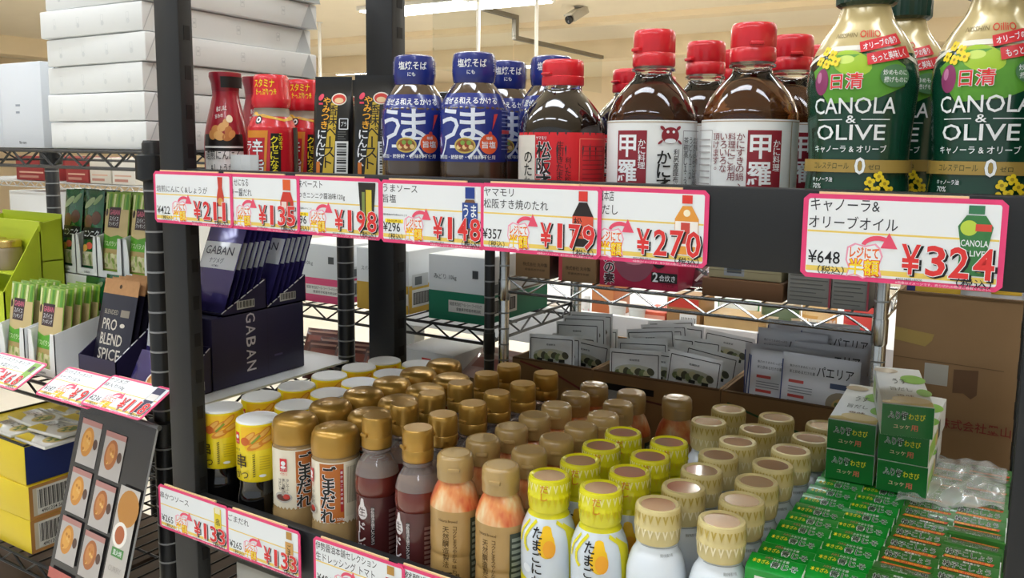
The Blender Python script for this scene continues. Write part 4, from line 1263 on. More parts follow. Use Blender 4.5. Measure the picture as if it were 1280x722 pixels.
def mk_greenbox(kind):
    """upright tube box 43 x 24 mm, tuck flap on top"""
    g = G1 if kind == 'wasabi' else G2
    t = thing('condiment_box', 'x', 'box', group='green condiment tube boxes')
    w2, d, h = .0217, .0235, BH
    b = B()
    b.prism([(-d / 2, 0), (d / 2, 0), (d / 2, h), (d / 2 - .003, h + .0012), (-d / 2 + .004, h - .001), (-d / 2, h - .0035)], -w2, w2, g, axis='x', mats=[g, BOXW, g, g, g, g, g, g])
    b.obj('carton', t, sharp=25)
    b = B(); a = Art(.00003)
    if kind == 'wasabi':
        a.text('本きざみ', -.0185, -.0045, .0135, .006, K('#f0e02a'), .03)
        a.text('青じそ', -.0035, -.0065, .0205, .0085, K('#1c3a22'), .03, out=CARDW, ow=.09)
        a.text('ハウス', -.010, .0035, .006, .0035, K('#e0606a'), .03); a.text('かおり食感', -.0035, .0035, .0125, .0035, CARDW, .02)
    else:
        a.text('柚子こしょう', -.018, -.0035, .034, .0085, BLACK, .03, out=CARDW, ow=.09)
        a.poly([(-.0195, -.0095), (.0165, -.0095), (.018, -.0055), (-.018, -.0055)], K('#d2522c'))
        a.text('国産柚子100%使用', -.0175, -.0088, .032, .0026, K('#f2c83c'), .02)
        a.text('風味豊かな', -.004, .006, .012, .0028, CARDW, .02)
    sl = (.0055) / (d - .007)
    a.plane(b, (0, 0, h + .0001), (1, 0, 0), (0, 1, .13))
    # front face print
    a = Art(.00003)
    if kind == 'wasabi':
        a.rect(-.014, -.05, .0205, -.008, K('#eef2ea')); a.text('ハウス', -.0125, -.018, .015, .008, K('#d8384a'), .03); a.disc(.009, -.022, .006, K('#7fb436'), .004); a.vtext('本きざみ青じそ', -.002, -.024, .009, BLACK, .02)
    else:
        a.rect(-.016, -.06, .016, -.01, K('#e6e2cc')); a.vtext('柚子こしょう', 0, -.012, .0085, BLACK, .02)
    a.plane(b, (0, -d / 2 - .0001, h), (1, 0, 0), (0, 0, 1))
    b.obj('print', t, fix=False, sharp=0)
    b = B(); b.box(w2, -d * .32, h - .011, w2 + .0007, d * .1, h - .0005, BOXW); b.obj('side_flap', t)
    return t


P = .0246
colx = [(-.1515, .012), (-.1085, .009), (-.0645, .010), (-.0215, .006)]
lbl = ['bright green box in the column along the white bottles, %s from the front', 'bright green box in the inner bright column, %s from the front', 'dark green citrus pepper box in the column beside the bright boxes, %s from the front', 'dark green citrus pepper box in the column along the right post, %s from the front']
for kind, cs in (('wasabi', (0, 1)), ('yuzu', (2, 3))):
    sp, lb = [], []
    for c in cs:
        n = 10 if kind == 'wasabi' else 13
        for k in range(n):
            y = .6605 + .010 * c + P * k
            if c == 3:
                y -= .003
            flip = 180 if (c, k) in ((2, 1), (3, 4), (3, 5), (3, 11), (2, 9)) else 0
            sp.append((colx[c][0] + colx[c][1] * k / 9 + random.uniform(-.0006, .0006), y, LO + random.uniform(-.0000, .0016), flip + random.uniform(-1.2, 1.2)))
            lb.append(lbl[c] % ORD[k])
    spread(mk_greenbox(kind), sp, lb)


def mk_lying(L=.148):
    t = thing('condiment_box', 'x', 'box', group='green and white tube boxes lying on top')
    w2, h = .0225, .0305
    b = B(); b.box(-w2, 0, 0, w2, L, h, BOXW, bev=.0006); b.obj('carton', t)
    b = B(); a = Art(.00003)
    gr = M('end_flap_green', '#15702c', .3, coat=.3)
    a.rect(-w2 + .0003, .0003, w2 - .0003, h - .0003, gr)
    a.text('ふり梅', -.0165, .0165, .0165, .0075, BLACK, .02, out=CARDW, ow=.08); a.text('わさび', .001, .017, .014, .006, K('#e6d82a'), .03)
    a.text('ユッケ', -.0115, .0075, .014, .004, K('#e8c9a8'), .02); a.text('用', .0035, .0065, .0058, .0055, K('#e0705a'), .02)
    a.plane(b, (0, -.0001, 0), (1, 0, 0), (0, 0, 1))
    a = Art(.00003)
    a.poly([(-.022, .002), (.022, .002), (.022, .018), (.005, .026), (-.022, .01)], K('#cbb45a'))
    a.disc(.004, .02, .017, K('#d8c58a'), .012); a.disc(.012, .1, .012, K('#8cc54a'), .018); a.disc(.018, .05, .007, K('#7fbf42'), .014); a.disc(-.012, .13, .012, K('#cfc2a8'), .01)
    a.text('うす', -.008, .078, .013, .02, K('#3a4a3a'), .01, rot=0); a.text('旨だし', -.012, .05, .02, .014, K('#4a5a40'), .01); a.text('香味', -.008, .03, .016, .007, K('#7a5a30'), .02)
    a.plane(b, (0, 0, h + .0001), (1, 0, 0), (0, 1, 0))
    a = Art(.00003)
    a.rect(.002, .004, L * .35, .02, K('#9fce5a')); a.rect(L * .5, .006, L * .62, .024, K('#4a504c')); a.disc(L * .42, .012, .012, K('#d9c27a'), .008)
    a.plane(b, (w2 + .0001, 0, 0), (0, 1, 0), (0, 0, 1))
    a = Art(.00003)
    a.rect(.01, .006, .05, .024, K('#b7d68a')); a.rect(.06, .01, .08, .022, K('#5a605c'))
    a.plane(b, (-w2 - .0001, L, 0), (0, -1, 0), (0, 0, 1))
    b.obj('print', t, fix=False, sharp=0)
    return t


z0 = BZ + .0035
spread(mk_lying(), [(-.133, .866, z0, 3), (-.133, .866, z0 + .0312, 2), (-.0845, .862, z0, 0), (-.085, .861, z0 + .0312, -1), (-.0815, .845, z0 + .0624, 11)],
       ['green ended box lying lowest in the stack next to the white bottles', 'green ended box lying on top of the stack next to the white bottles', 'green ended box lying lowest in the taller stack', 'green ended box lying in the middle of the taller stack', 'topmost green ended box, lying askew on the taller stack'])

# clear shrink film over the back of the citrus pepper boxes
FILM = M('clear_film', '#eef2ee', .12, alpha=.32, coat=1)
b = B()
random.seed(11)
nx, ny = 22, 20
gx = [[None] * (ny + 1) for _ in range(nx + 1)]
for i in range(nx + 1):
    for j in range(ny + 1):
        u, v = i / nx, j / ny
        x = -.087 + .089 * u + .012 * v * (1 - u) * .3
        y = .845 + .148 * v + .035 * (u - .2) * (1 - v)
        z = BZ + .005 + .008 * math.sin(u * 3.1) * math.sin(v * 3.0) + .0022 * math.sin(9 * u + 14 * v) + .0016 * math.sin(23 * u - 17 * v) + random.uniform(0, .001)
        if v < .12:
            z -= 0.0012
        gx[i][j] = b.bm.verts.new((x, y, z))
for i in range(nx):
    for j in range(ny):
        f = b.bm.faces.new((gx[i][j], gx[i + 1][j], gx[i + 1][j + 1], gx[i][j + 1])); f.material_index = FILM; f.smooth = True
o = b.obj('plastic_film', sharp=0)
sm = o.modifiers.new('thickness', 'SOLIDIFY'); sm.thickness = .0004
tag(o, 'crumpled clear plastic film over the rear dark green boxes', 'plastic film')
# ------------------------------------------------------------------ wire racks
def wire_deck(b, x0, x1, y0, y1, z, m, drop=.022, zig=.034, r=.0026, step=.028, deck=True):
    """shelf of wires: doubled edge wires with a zig-zag between them, cross wires on top"""
    for (a0, a1) in (((x0, y0), (x1, y0)), ((x0, y1), (x1, y1)), ((x0, y0), (x0, y1)), ((x1, y0), (x1, y1))):
        for dz in (0, -drop):
            b.tube([(a0[0], a0[1], z + dz), (a1[0], a1[1], z + dz)], r, m, 6)
        L = math.hypot(a1[0] - a0[0], a1[1] - a0[1])
        n = max(2, int(L / zig))
        pts = [(a0[0] + (a1[0] - a0[0]) * k / n, a0[1] + (a1[1] - a0[1]) * k / n, z - (drop if k % 2 else 0)) for k in range(n + 1)]
        b.tube(pts, r * .75, m, 5)
    if deck:
        n = int((x1 - x0) / step)
        for k in range(1, n):
            x = x0 + (x1 - x0) * k / n
            b.tube([(x, y0, z), (x, y1, z)], r * .6, m, 5)
        for k in (1, 2):
            y = y0 + (y1 - y0) * k / 3
            b.tube([(x0, y, z - r), (x1, y, z - r)], r * .8, m, 5)
    return b


def round_post(x, y, h, r, m, ring=None, step=.0254, collars=(), cf=1.6):
    b = B()
    b.lathe([(r, 0), (r, h - .004), (r * .85, h), (0, h)], m, seg=16, cx=x, cy=y, caps=(1, 0))
    if ring is not None:
        k = 0
        while .05 + k * step < h - .02:
            z = .05 + k * step
            b.lathe([(r, z - .0012), (r + .0003, z - .0006), (r + .0003, z + .0006), (r, z + .0012)], ring, seg=16, cx=x, cy=y, caps=(0, 0)); k += 1
    for z in collars:
        b.lathe([(r * 1.02, z - .036), (r * cf, z - .033), (r * cf, z - .004), (r * 1.1, z - .002), (r * 1.02, z - .002)], m, seg=18, cx=x, cy=y, caps=(0, 0))
    return b


def wire_rack(label, x0, x1, y0, y1, h, shelves, m, ring=None, r=.0135, loc=(0, 0, 0), group='wire racks', cf=1.6):
    t = thing('wire_rack', label, 'rack', loc, 0, group)
    for x, y in ((x0, y0), (x1, y0), (x0, y1), (x1, y1)):
        round_post(x, y, h, r, m, ring, collars=shelves, cf=cf).obj('post', t)
    for z in shelves:
        b = B(); wire_deck(b, x0 + r, x1 - r, y0, y1, z, m); b.obj('wire_shelf', t)
    return t


TICK = K('#8b8d8e', .4)
SH1, SH2, SH3 = 1.3415, 1.0035, .715
lr = wire_rack('black wire rack with round posts left of the square-post shelf unit', -1.745, -.926, .658, .998, 1.356, (SH1, SH2, SH3, .36), BLACKWIRE, TICK)
b = B(); b.box(-1.72, .672, SH2 + .003, -.915, 1.0, SH2 + .006, K('#e3e6e6', .45)); b.obj('shelf_liner', lr)
Z2 = SH2 + .0066
Z1 = SH1 + .003
Z3 = SH3 + .003

# ------------------------------------------------------------------ wrapped paper reams
PAPER = M('ream_wrapper', '#eceeec', .42, bump=.15, bscale=35)
CREASE_SHADE = K('#c2c6c6', .4)  # grey that paints the shade along the wrapper's folds


def mk_ream():
    t = thing('paper_ream', 'x', 'paper', group='stack of wrapped paper reams')
    b = B(); b.box(-.21, 0, 0, 0, .297, .0355, PAPER, bev=.0022, seg=2)
    a = Art(.00003)
    a.poly([(.0, .0), (.034, .0), (.017, .0345), (.0155, .0345)], CREASE_SHADE)
    a.poly([(.001, .0005), (.0325, .0005), (.0165, .033)], K('#e4e7e5', .45))
    a.poly([(.263, .0), (.297, .0), (.2815, .0345), (.28, .0345)], CREASE_SHADE)
    for u in (.075, .15, .225):
        a.frame(u, .013, u + .006, .024, .0004, K('#c4c8c8')); a.text('A4', u + .001, .017, .004, .004, K('#b4b9ba'), 0)
    a.plane(b, (.0001, 0, 0), (0, 1, 0), (0, 0, 1))
    a = Art(.00003)
    for u in (.03, .08, .13, .18):
        a.disc(u + .003, .013, .003, K('#dcdfde'), .003); a.frame(u, .016, u + .005, .0235, .0003, K('#d2d6d6'))
    a.plane(b, (-.21, -.0001, 0), (1, 0, 0), (0, 0, 1))
    b.obj('wrapper', t, sharp=30)
    return t


rows = [(-.9445, 0), (-.9455, .5), (-.947, -.4), (-.939, .8), (-.943, 2.2), (-.938, .6), (-.936, -.5)]
spread(mk_ream(), [(x, .662, Z1 + k * .0366, rz) for k, (x, rz) in enumerate(rows)], ['white wrapped paper ream, %s from the bottom of the stack' % s for s in ('lowest', 'second', 'third', 'fourth', 'fifth', 'sixth', 'seventh')])


def carton(name, label, x0, x1, y0, y1, z0, z1, m, cat='box', group=None, bev=.0015):
    t = thing(name, label, cat, ((x0 + x1) / 2, (y0 + y1) / 2, z0), 0, group)
    w_, d_ = (x1 - x0) / 2, (y1 - y0) / 2
    b = B(); b.box(-w_, -d_, 0, w_, d_, z1 - z0, m, bev=bev); b.obj('folded_stack' if cat == 'paper' else 'carton', t)
    return t, w_, d_, z1 - z0


def stick(t, fn, side, w_, d_, h_, name='print'):
    """print on one side of a carton: fn(art) draws with u from the left edge, v from the bottom"""
    b = B(); a = Art(.00003); fn(a)
    o, ux = {'f': ((-w_, -d_ - .0001, 0), (1, 0, 0)), 'r': ((w_ + .0001, -d_, 0), (0, 1, 0)), 'l': ((-w_ - .0001, d_, 0), (0, -1, 0))}.get(side, ((-w_, -d_, h_ + .0001), (1, 0, 0)))
    a.plane(b, o, ux, (0, 1, 0) if side == 't' else (0, 0, 1))
    return b.obj(name, t.children[0] if t.children else t, fix=False, sharp=0)


t, w_, d_, h_ = carton('white_carton', 'tall white carton standing left of the paper reams', -1.313, -1.205, .68, .95, Z1, 1.467, K('#e3e8ee', .45), 'box')
stick(t, lambda a: (a.text('Bio care', .045, .006, .018, .004, K('#333842')), a.rect(.04, .06, .052, .063, K('#9aa2ae')), a.rect(.04, .05, .05, .053, K('#9aa2ae'))), 'f', w_, d_, h_)
stick(t, lambda a: a.text('103', .02, .113, .02, .006, K('#444a55')), 'r', w_, d_, h_)
t, w_, d_, h_ = carton('white_carton', 'white carton at the far left end of the top wire shelf', -1.425, -1.3165, .69, .95, Z1, 1.462, K('#dfe4ea', .45), 'box')
stick(t, lambda a: a.text('Bio care', .045, .006, .018, .004, K('#333842')), 'f', w_, d_, h_)

# ------------------------------------------------------------------ pouches
def pouch_T(w_, h_, t_):
    def T(x, z):
        u, v = min(1, abs(2 * x / w_)), z / h_
        return .0004 + t_ / 2 * (1 - u ** 3) * min(1, max(0, v) * 7) * min(1, max(0, 1 - v) * 2.2) ** .8
    return T


def pouch_bm(b, w_, h_, t_, m, top=None, toph=.86, nx=10, ny=14):
    T = pouch_T(w_, h_, t_)
    for sgn in (-1, 1):
        g = [[b.bm.verts.new((-w_ / 2 + w_ * i / nx, sgn * T(-w_ / 2 + w_ * i / nx, h_ * j / ny), h_ * j / ny)) for j in range(ny + 1)] for i in range(nx + 1)]
        for i in range(nx):
            for j in range(ny):
                q = (g[i][j], g[i + 1][j], g[i + 1][j + 1], g[i][j + 1])
                f = b.bm.faces.new(q if sgn < 0 else q[::-1]); f.smooth = True
                f.material_index = top if (top is not None and (j + .5) / ny > toph) else m
    bmesh.ops.remove_doubles(b.bm, verts=b.bm.verts[:], dist=.00045)
    return T


def pouch_print(t, w_, h_, t_, fn, name='print', back=False):
    T = pouch_T(w_, h_, t_)
    b = B(); a = Art(.00004); fn(a)
    a.cut(.008).cut(.01, axis=1)
    if back:
        a.put(b, lambda u, v, l: (-u, T(u, v) + .0002 + l, v), smooth=True)
    else:
        a.put(b, lambda u, v, l: (u, -T(u, v) - .0002 - l, v), smooth=True)
    return b.obj(name, t.children[0], fix=False, sharp=0)


# purple spice trays and pouches at the right end of the wire shelf
PURP = M('violet_board', '#2a2546', .42)
PURPF = M('violet_film', '#3c3672', .16, metal=.35, coat=.6)
EDGEW = K('#cfd0d6', .6)
SIL = K('#c3c7cc', .25, 1)


def spice_tray(label, x0, x1, y0, y1, z0, zf, zb, bar=True):
    """open display tray with sloping side walls, lower at the front"""
    t = thing('display_tray', label, 'tray', (x1, y0, z0), 0, 'violet spice display trays')
    d, wd, hf, hb, th = y1 - y0, x1 - x0, zf - z0, zb - z0, .0015
    b = B()
    for xa, xb in ((-th, 0), (-wd, -wd + th)):
        b.prism([(0, 0), (d, 0), (d, hb), (0, hf)], xa, xb, PURP, axis='x')
    b.box(-wd, 0, 0, 0, th, hf, PURP); b.box(-wd, d - th, 0, 0, d, hb, PURP); b.box(-wd, 0, 0, 0, d, th, PURP)
    b.obj('tray', t)
    b = B()
    n = 7
    for k in range(n):
        a0, a1 = k / n, (k + .72) / n
        b.prism([(d * a0, hf + (hb - hf) * a0), (d * a1, hf + (hb - hf) * a1), (d * a1, hf + (hb - hf) * a1 + .0008), (d * a0, hf + (hb - hf) * a0 + .0008)], -th - .0002, .0002, EDGEW, axis='x')
    b.obj('perforated_edge', t)
    if bar:
        b = B(); a = Art(.00003)
        u0 = d * .52
        a.rect(u0 - .016, .006, u0 + .016, .018, K('#d9d9d6'))
        for k in range(15):
            a.rect(u0 - .014 + k * .0019, .008, u0 - .014 + k * .0019 + (.0011, .0006, .0014)[k % 3], .017, BLACK)
        a.plane(b, (.0002, 0, 0), (0, 1, 0), (0, 0, 1)); b.obj('barcode', t, fix=False, sharp=0)
    return t


SX = -.947
t, w_, d_, h_ = carton('spice_carton', 'large closed violet spice carton with white letters running down its side', SX - .085, SX, .752, .925, Z2, 1.1125, PURP, group=None)


def f_(a):
    for i, ch in enumerate('GABAN'):
        a.text(ch, .066, .092 - i * .0185, .0165, .0135, K('#d8d4df'), .015, rot=0)
    a.rect(.108, .09, .1085, .101, K('#7d7898')); a.rect(.112, .028, .128, .031, K('#55507a')); a.line([(.0995, 0), (.0995, .102)], .0005, K('#1c1834'))


b = B(); a = Art(.00003)
# the name runs down the side, letters turned a quarter
for i, ch in enumerate('GABAN'):
    a.text(ch, .060, .0865 - i * .0178 + .0145, .0135, .0165, K('#d8d4df'), .02, rot=-90)
a.rect(.112, .028, .128, .031, K('#55507a')); a.line([(.0995, 0), (.0995, .102)], .0005, K('#1c1834'))
a.plane(b, (w_ + .0001, -d_, 0), (0, 1, 0), (0, 0, 1)); b.obj('print', t, fix=False, sharp=0)
spice_tray('violet display tray of nutmeg pouches nearer the front on the large carton', SX - .085, SX, .770, .8515, 1.1132, 1.117, 1.157)
spice_tray('violet display tray of nutmeg pouches further back on the large carton', SX - .085, SX, .853, .93, 1.1132, 1.114, 1.154)
spice_tray('small violet tray with glossy pouches at the front beside the square post', SX - .085, SX, .690, .7505, Z2, 1.028, 1.074)


def mk_spice():
    t = thing('spice_pouch', 'x', 'pouch', group='violet nutmeg spice pouches')
    w_, h_, t_ = .078, .15, .0072
    b = B(); pouch_bm(b, w_, h_, t_, PURPF); b.obj('pouch', t)

    def fn(a):
        a.rect(-.0375, .062, .0375, .102, SIL)
        a.text('GABAN', -.031, .083, .059, .0125, K('#1e1b33'), .012); a.text('ナツメグ', -.016, .07, .03, .0085, K('#1e1b33')); a.text('NUTMEG', -.008, .0645, .014, .003, K('#1e1b33'))
    pouch_print(t, w_, h_, t_, fn)
    pouch_print(t, w_, h_, t_, lambda a: a.rect(-.0375, .062, .0375, .102, SIL), name='back_label', back=True)
    return t


sp, lb = [], []
for tr, (y0, zz) in (('front', (.776, 1.1165)), ('rear', (.859, 1.1165))):
    for k in range(6):
        sp.append((SX - .043, y0 + k * .0105, zz, 0, -22, 0))
        lb.append('violet nutmeg pouch, %s in the %s tray on the large carton' % (('foremost', 'second', 'third', 'fourth', 'fifth', 'hindmost')[k], tr))
for k in range(3):
    sp.append((SX - .043, .700 + k * .0107, Z2 + .003, 0, -8, 0))
    lb.append('glossy violet pouch, %s in the small tray beside the square post' % ('foremost', 'second', 'hindmost')[k])
spread(mk_spice(), sp, lb)

# ------------------------------------------------------------------ blend spice pouches in their tray
spice_tray('violet display tray holding the black blend spice pouches', -1.134, -1.047, .672, .762, Z2, 1.055, 1.118, bar=False)


def mk_blend():
    t = thing('spice_pouch', 'x', 'pouch', group='black blend spice pouches with kraft tops')
    w_, h_, t_ = .08, .15, .007
    b = B(); pouch_bm(b, w_, h_, t_, M('black_violet_film', '#22202f', .3, coat=.3), M('kraft_header', '#b88a5c', .7, noise=.15, nscale=160), .86); b.obj('pouch', t)

    def fn(a):
        a.disc(0, .14, .003, K('#4a3620'))
        for i, (s, wd) in enumerate((('PRO', .034), ('BLEND', .05), ('SPICE', .05))):
            a.text(s, -.026, .078 - i * .021, wd, .0155, K('#d5cfc2'), .02)
        a.text('BLENDED', -.026, .1, .032, .0065, K('#a9a292'), .01); a.rect(.012, .098, .03, .108, K('#8c8577')); a.disc(.02, .086, .005, K('#d5cfc2'), .003)
        a.rect(-.036, .004, .036, .03, K('#7b5a3a')); a.rect(-.037, .003, -.0365, .115, K('#33303f'))
        for k in range(16):
            a.disc(-.03 + (k % 8) * .0086, .01 + (k // 8) * .011, .0052, K(('#c08a4a', '#d8b06a', '#7a4a2a', '#a8683a')[(k * 7) % 4]), .004)
    pouch_print(t, w_, h_, t_, fn)
    return t


spread(mk_blend(), [(-1.0905, .684 + k * .0105, Z2 + .003, 0, -13, 0) for k in range(5)], ['black blend spice pouch with kraft top, %s in its violet tray' % s for s in ('foremost', 'second', 'third', 'fourth', 'hindmost')])
# curry round sticker tray leaning by the post
t = thing('spice_pouch', 'dark violet spice pouch with round curry picture leaning by the round post', 'pouch', (-.985, .664, Z2), 0, rx=-28)
b = B(); pouch_bm(b, .075, .07, .006, MI['violet_film']); b.obj('pouch', t)
pouch_print(t, .075, .07, .006, lambda a: (a.disc(.018, .03, .019, K('#ece7df'), .015), a.disc(.018, .03, .0165, K('#c07c3c'), .0125), a.disc(.014, .032, .007, K('#d8a05c'), .005)))

# ------------------------------------------------------------------ vegetable seasoning packs
LG = M('light_green_film', '#8fb446', .25, coat=.5)
DG = M('dark_green_film', '#0f5a2c', .2, coat=.7)


def mk_pack(kind):
    t = thing('seasoning_pack', 'x', 'pack', group='green seasoning packs' if kind == 'light' else 'dark brown and green seasoning packs')
    w_, h_, t_ = (.062 if kind == 'light' else .05), .127, .009
    b = B(); pouch_bm(b, w_, h_, t_, LG if kind == 'light' else DG); b.obj('pouch', t)

    def light(a):
        for k in range(6):
            a.rect(-.03 + k * .0105, .1, -.0245 + k * .0105, .1245, K(('#d9dfa0', '#5f9a36')[k % 2]))
        a.rect(-.03, .042, .03, .1, K('#cdb884'))
        a.rect(-.017, .07, .013, .103, K('#3d2a2c')); a.text('GABAN', -.0145, .091, .025, .008, K('#e0708c'), .02); a.text('スパイス', -.0135, .081, .023, .0075, CARDW, .01); a.text('クッキング', -.0145, .073, .025, .007, CARDW, .01)
        a.disc(-.024, .094, .004, K('#2c2320'), .006)
        a.poly([(-.03, .036), (.03, .036), (.03, .054), (.012, .059), (-.006, .055), (-.03, .06)], K('#5aa42c')); a.text('アスパラソテー', -.025, .0405, .05, .008, K('#e6f0d0'), .01)
        a.rect(-.03, .003, .03, .036, K('#b39a62')); a.rect(-.021, .004, .019, .028, K('#d3cda0'))
        for k in range(12):
            a.disc(-.017 + (k % 4) * .0105, .009 + (k // 4) * .008, .0055, K(('#8aa04a', '#dcd8a8', '#b9c678')[k % 3]), .003, rot=k * 50)

    def dark(a):
        a.disc(-.012, .075, .016, K('#6e4a34'), .012); a.disc(.014, .082, .014, K('#5f3f2e'), .011); a.disc(-.014, .106, .02, K('#a5b48a'), .006, rot=24); a.disc(.014, .112, .016, K('#8fa878'), .005, rot=30)
        a.rect(-.03, .046, .03, .066, BLACK); a.text('ニンニク', -.024, .05, .048, .012, CARDW, .02, shear=.25)
        a.disc(0, .036, .011, K('#d05a48'), .006); a.disc(-.016, .032, .01, K('#e0b050'), .006); a.rect(-.03, .003, .03, .026, K('#c9c3a8'))
        for k in range(8):
            a.disc(-.02 + (k % 4) * .012, .009 + (k // 4) * .009, .006, K(('#8a9a5a', '#dcd8b8')[k % 2]), .004, rot=k * 40)
        for v in a.bm.verts:
            v.co.x *= .76
    pouch_print(t, w_, h_, t_, light if kind == 'light' else dark)
    return t


def white_tray(label, x, y, w_, d_, h_, cut, rz=0, z=None):
    """white open carton with a window cut in the front"""
    t = thing('display_carton', label, 'box', (x, y, z), rz, 'white open display cartons')
    th = .0012
    wht = K('#e9ecec', .5)
    b = B()
    for xa, xb in ((-w_ / 2, -w_ / 2 + th), (w_ / 2 - th, w_ / 2)):
        b.prism([(0, 0), (d_, 0), (d_, h_ * 1.3), (0, h_)], xa, xb, wht, axis='x')
    cw = w_ * .3
    for s in (-1, 1):
        b.prism([(s * w_ / 2, 0), (s * cw, 0), (s * cw, h_ * .55), (s * (cw + .004), h_), (s * w_ / 2, h_)], 0, th, wht, axis='y')
    b.box(-cw, 0, 0, cw, th, h_ * .18, wht); b.box(-w_ / 2, d_ - th, 0, w_ / 2, d_, h_ * 1.3, wht); b.box(-w_ / 2, 0, 0, w_ / 2, d_, th, wht)
    b.obj('carton', t)
    b = B(); a = Art(.00003); a.text('GABAN', -.008, .004, .016, .0035, K('#4a5058')); a.plane(b, (0, -.0001, 0), (1, 0, 0), (0, 0, 1)); b.obj('print', t, fix=False, sharp=0)
    return t


# front tier
white_tray('white display carton of green packs next to the blend spice', -1.222, .668, .07, .085, .066, 1, 0, Z2)
white_tray('white display carton of green packs at the left edge', -1.302, .668, .07, .085, .066, 1, 0, Z2)
# rear tier on a white riser
t, w_, d_, h_ = carton('riser_box', 'long white riser box carrying the rear tier of packs', -1.3945, -1.10, .79, .97, Z2, 1.137, K('#e6e9e9', .5), 'box')
ZT = 1.1376
tiers = [(-1.3625, 'white carton of dark packs beside the lime display box'), (-1.3045, 'white carton of dark packs next to the rear green packs'), (-1.242, 'white carton of green packs in the middle of the rear tier'), (-1.172, 'white carton of green packs at the right end of the rear tier')]
for x, lb_ in tiers:
    white_tray(lb_, x, .795, .0575 if 'dark' in lb_ else .066, .08, .066, 1, 0, ZT)
sp, lb = [], []
for nm, x, y, z, n in (('front carton next to the blend spice', -1.222, .676, Z2 + .003, 5), ('carton at the left edge', -1.302, .676, Z2 + .003, 4), ('middle carton of the rear tier', -1.242, .802, ZT + .003, 3), ('right end carton of the rear tier', -1.172, .802, ZT + .003, 3)):
    for k in range(n):
        sp.append((x, y + k * .0135, z + (.008 if 'tier' in nm else 0), random.uniform(-1, 1), -7, 0))
        lb.append('light green seasoning pack, %s in the %s' % (('foremost', 'second', 'third', 'fourth', 'hindmost')[k], nm))
spread(mk_pack('light'), sp, lb)
sp, lb = [], []
for nm, x in (('carton beside the lime box', -1.3625), ('carton next to the rear green packs', -1.3045)):
    for k in range(3):
        sp.append((x, .802 + k * .0135, ZT + .012, random.uniform(-1, 1), -7, 0)); lb.append('dark green and brown pack, %s in the white %s' % (('foremost', 'second', 'hindmost')[k], nm))
for k in range(5):
    sp.append((-1.262 + .02 * (k % 2), .765 + k * .004, Z2 + .004, 8, -52 + 3 * k, 0)) if 0 else None
spread(mk_pack('dark'), sp, lb)
# dark green packs lying on the heap behind the front cartons
pk = mk_pack('dark')
spread(pk, [(-1.262 + .056 * k, .768, Z2 + .004 + .008 * (k % 2), 0, -7, 0) for k in range(3)], ['dark green pack standing behind the front cartons, nearest the lime box', 'dark green pack standing behind the front cartons, the middle one', 'dark green pack standing behind the front cartons, nearest the blend spice'])

# lime display box with small gold-lidded jars
LIME = M('lime_board', '#c3d430', .42)
t = thing('display_box', 'lime green slanted display box with gold lidded jars', 'box', (-1.425, .688, 1.06), 0)
b = B()
th = .002
sl = [(0, 0), (.1, 0), (.1, .17), (.062, .163), (0, .06)]
for xa in (-.11, .07 - th):
    b.prism(sl, xa, xa + th, LIME, axis='x')
b.box(-.11, 0, 0, .07, th, .06, LIME); b.box(-.11, .1 - th, 0, .07, .1, .176, LIME); b.box(-.11, 0, 0, .07, .1, th, LIME); b.box(-.11, .062, .10, .07, .1, .102, LIME); b.box(-.11, .061, 0, .07, .063, .158, LIME); b.box(-.108, .014, .085, .068, .061, .087, LIME)
b.obj('box', t)
b = B(); b.box(-.112, .0605, .15, .072, .0645, .166, LIME); b.obj('front_lip', t)
jar = thing('jar', 'x', 'jar', group='gold lidded jars in the lime box')
b = B(); b.lathe(smooth_prof([(.018, 0), (.0205, .003), (.0205, .03), (.018, .036)], 3), M('jar_glass', '#d9c39a', .05, trans=.6, coat=.6)); b.obj('glass', jar)
b = B(); b.lathe([(.0185, .036), (.0195, .037), (.0195, .046), (.0175, .048), (0, .048)], M('bright_gold_lid', '#d2b36a', .25, metal=.8), caps=(1, 0)); b.obj('lid', jar)
spread(jar, [(-1.50, .728, 1.1475, 0), (-1.455, .728, 1.1475, 0), (-1.41, .728, 1.1475, 0)], ['gold lidded jar in the lime box, hindmost from the side panel', 'gold lidded jar in the middle of the lime box', 'gold lidded jar in the lime box right beside the side panel'])
t, w_, d_, h_ = carton('riser_box', 'white riser box under the lime display box', -1.54, -1.36, .69, .785, Z2, 1.058, K('#e0e3e2', .5), 'box')
# ------------------------------------------------------------------ lower wire shelf on the left
price_card([('ナツメグ', .03, .2, .3, .13), ('袋入り10g', .03, .38, .34, .13)], '¥236', '¥118', 'pouch', 'price card tilted back reading 118 yen beside the round post', -1.015, .648, 1.0485, 0, -61, W=.1235, H=.0557)
price_card([('スパイスクッキング', .03, .2, .5, .12), ('ハーブソルト', .03, .38, .4, .12)], '¥187', '¥94', 'pouch', 'price card tilted back, second from the round post', -1.118, .6475, 1.0445, 0, -61, W=.1235, H=.0557)
price_card([('スパイスクッキング', .03, .22, .7, .13), ('やみつき菜のソテー', .03, .42, .62, .13)], '¥136', '¥68', 'sachet', 'price card tilted back reading 68 yen at the left edge', -1.292, .6465, 1.041, 0, -61, W=.126, H=.0557)
CY = M('yellow_carton_board', '#e6cc2a', .4)
NAVY = K('#25346e', .35)


def barcode(a, u, v, wd, h):
    a.rect(u, v, u + wd, v + h, K('#eceae2'))
    n = int(wd / .0022)
    for k in range(1, n - 1):
        a.rect(u + k * wd / n, v + h * .22, u + k * wd / n + (.0012, .0007, .0016)[k % 3], v + h * .93, BLACK)
    a.text('4901234 567894', u + wd * .1, v + h * .04, wd * .8, h * .13, BLACK)


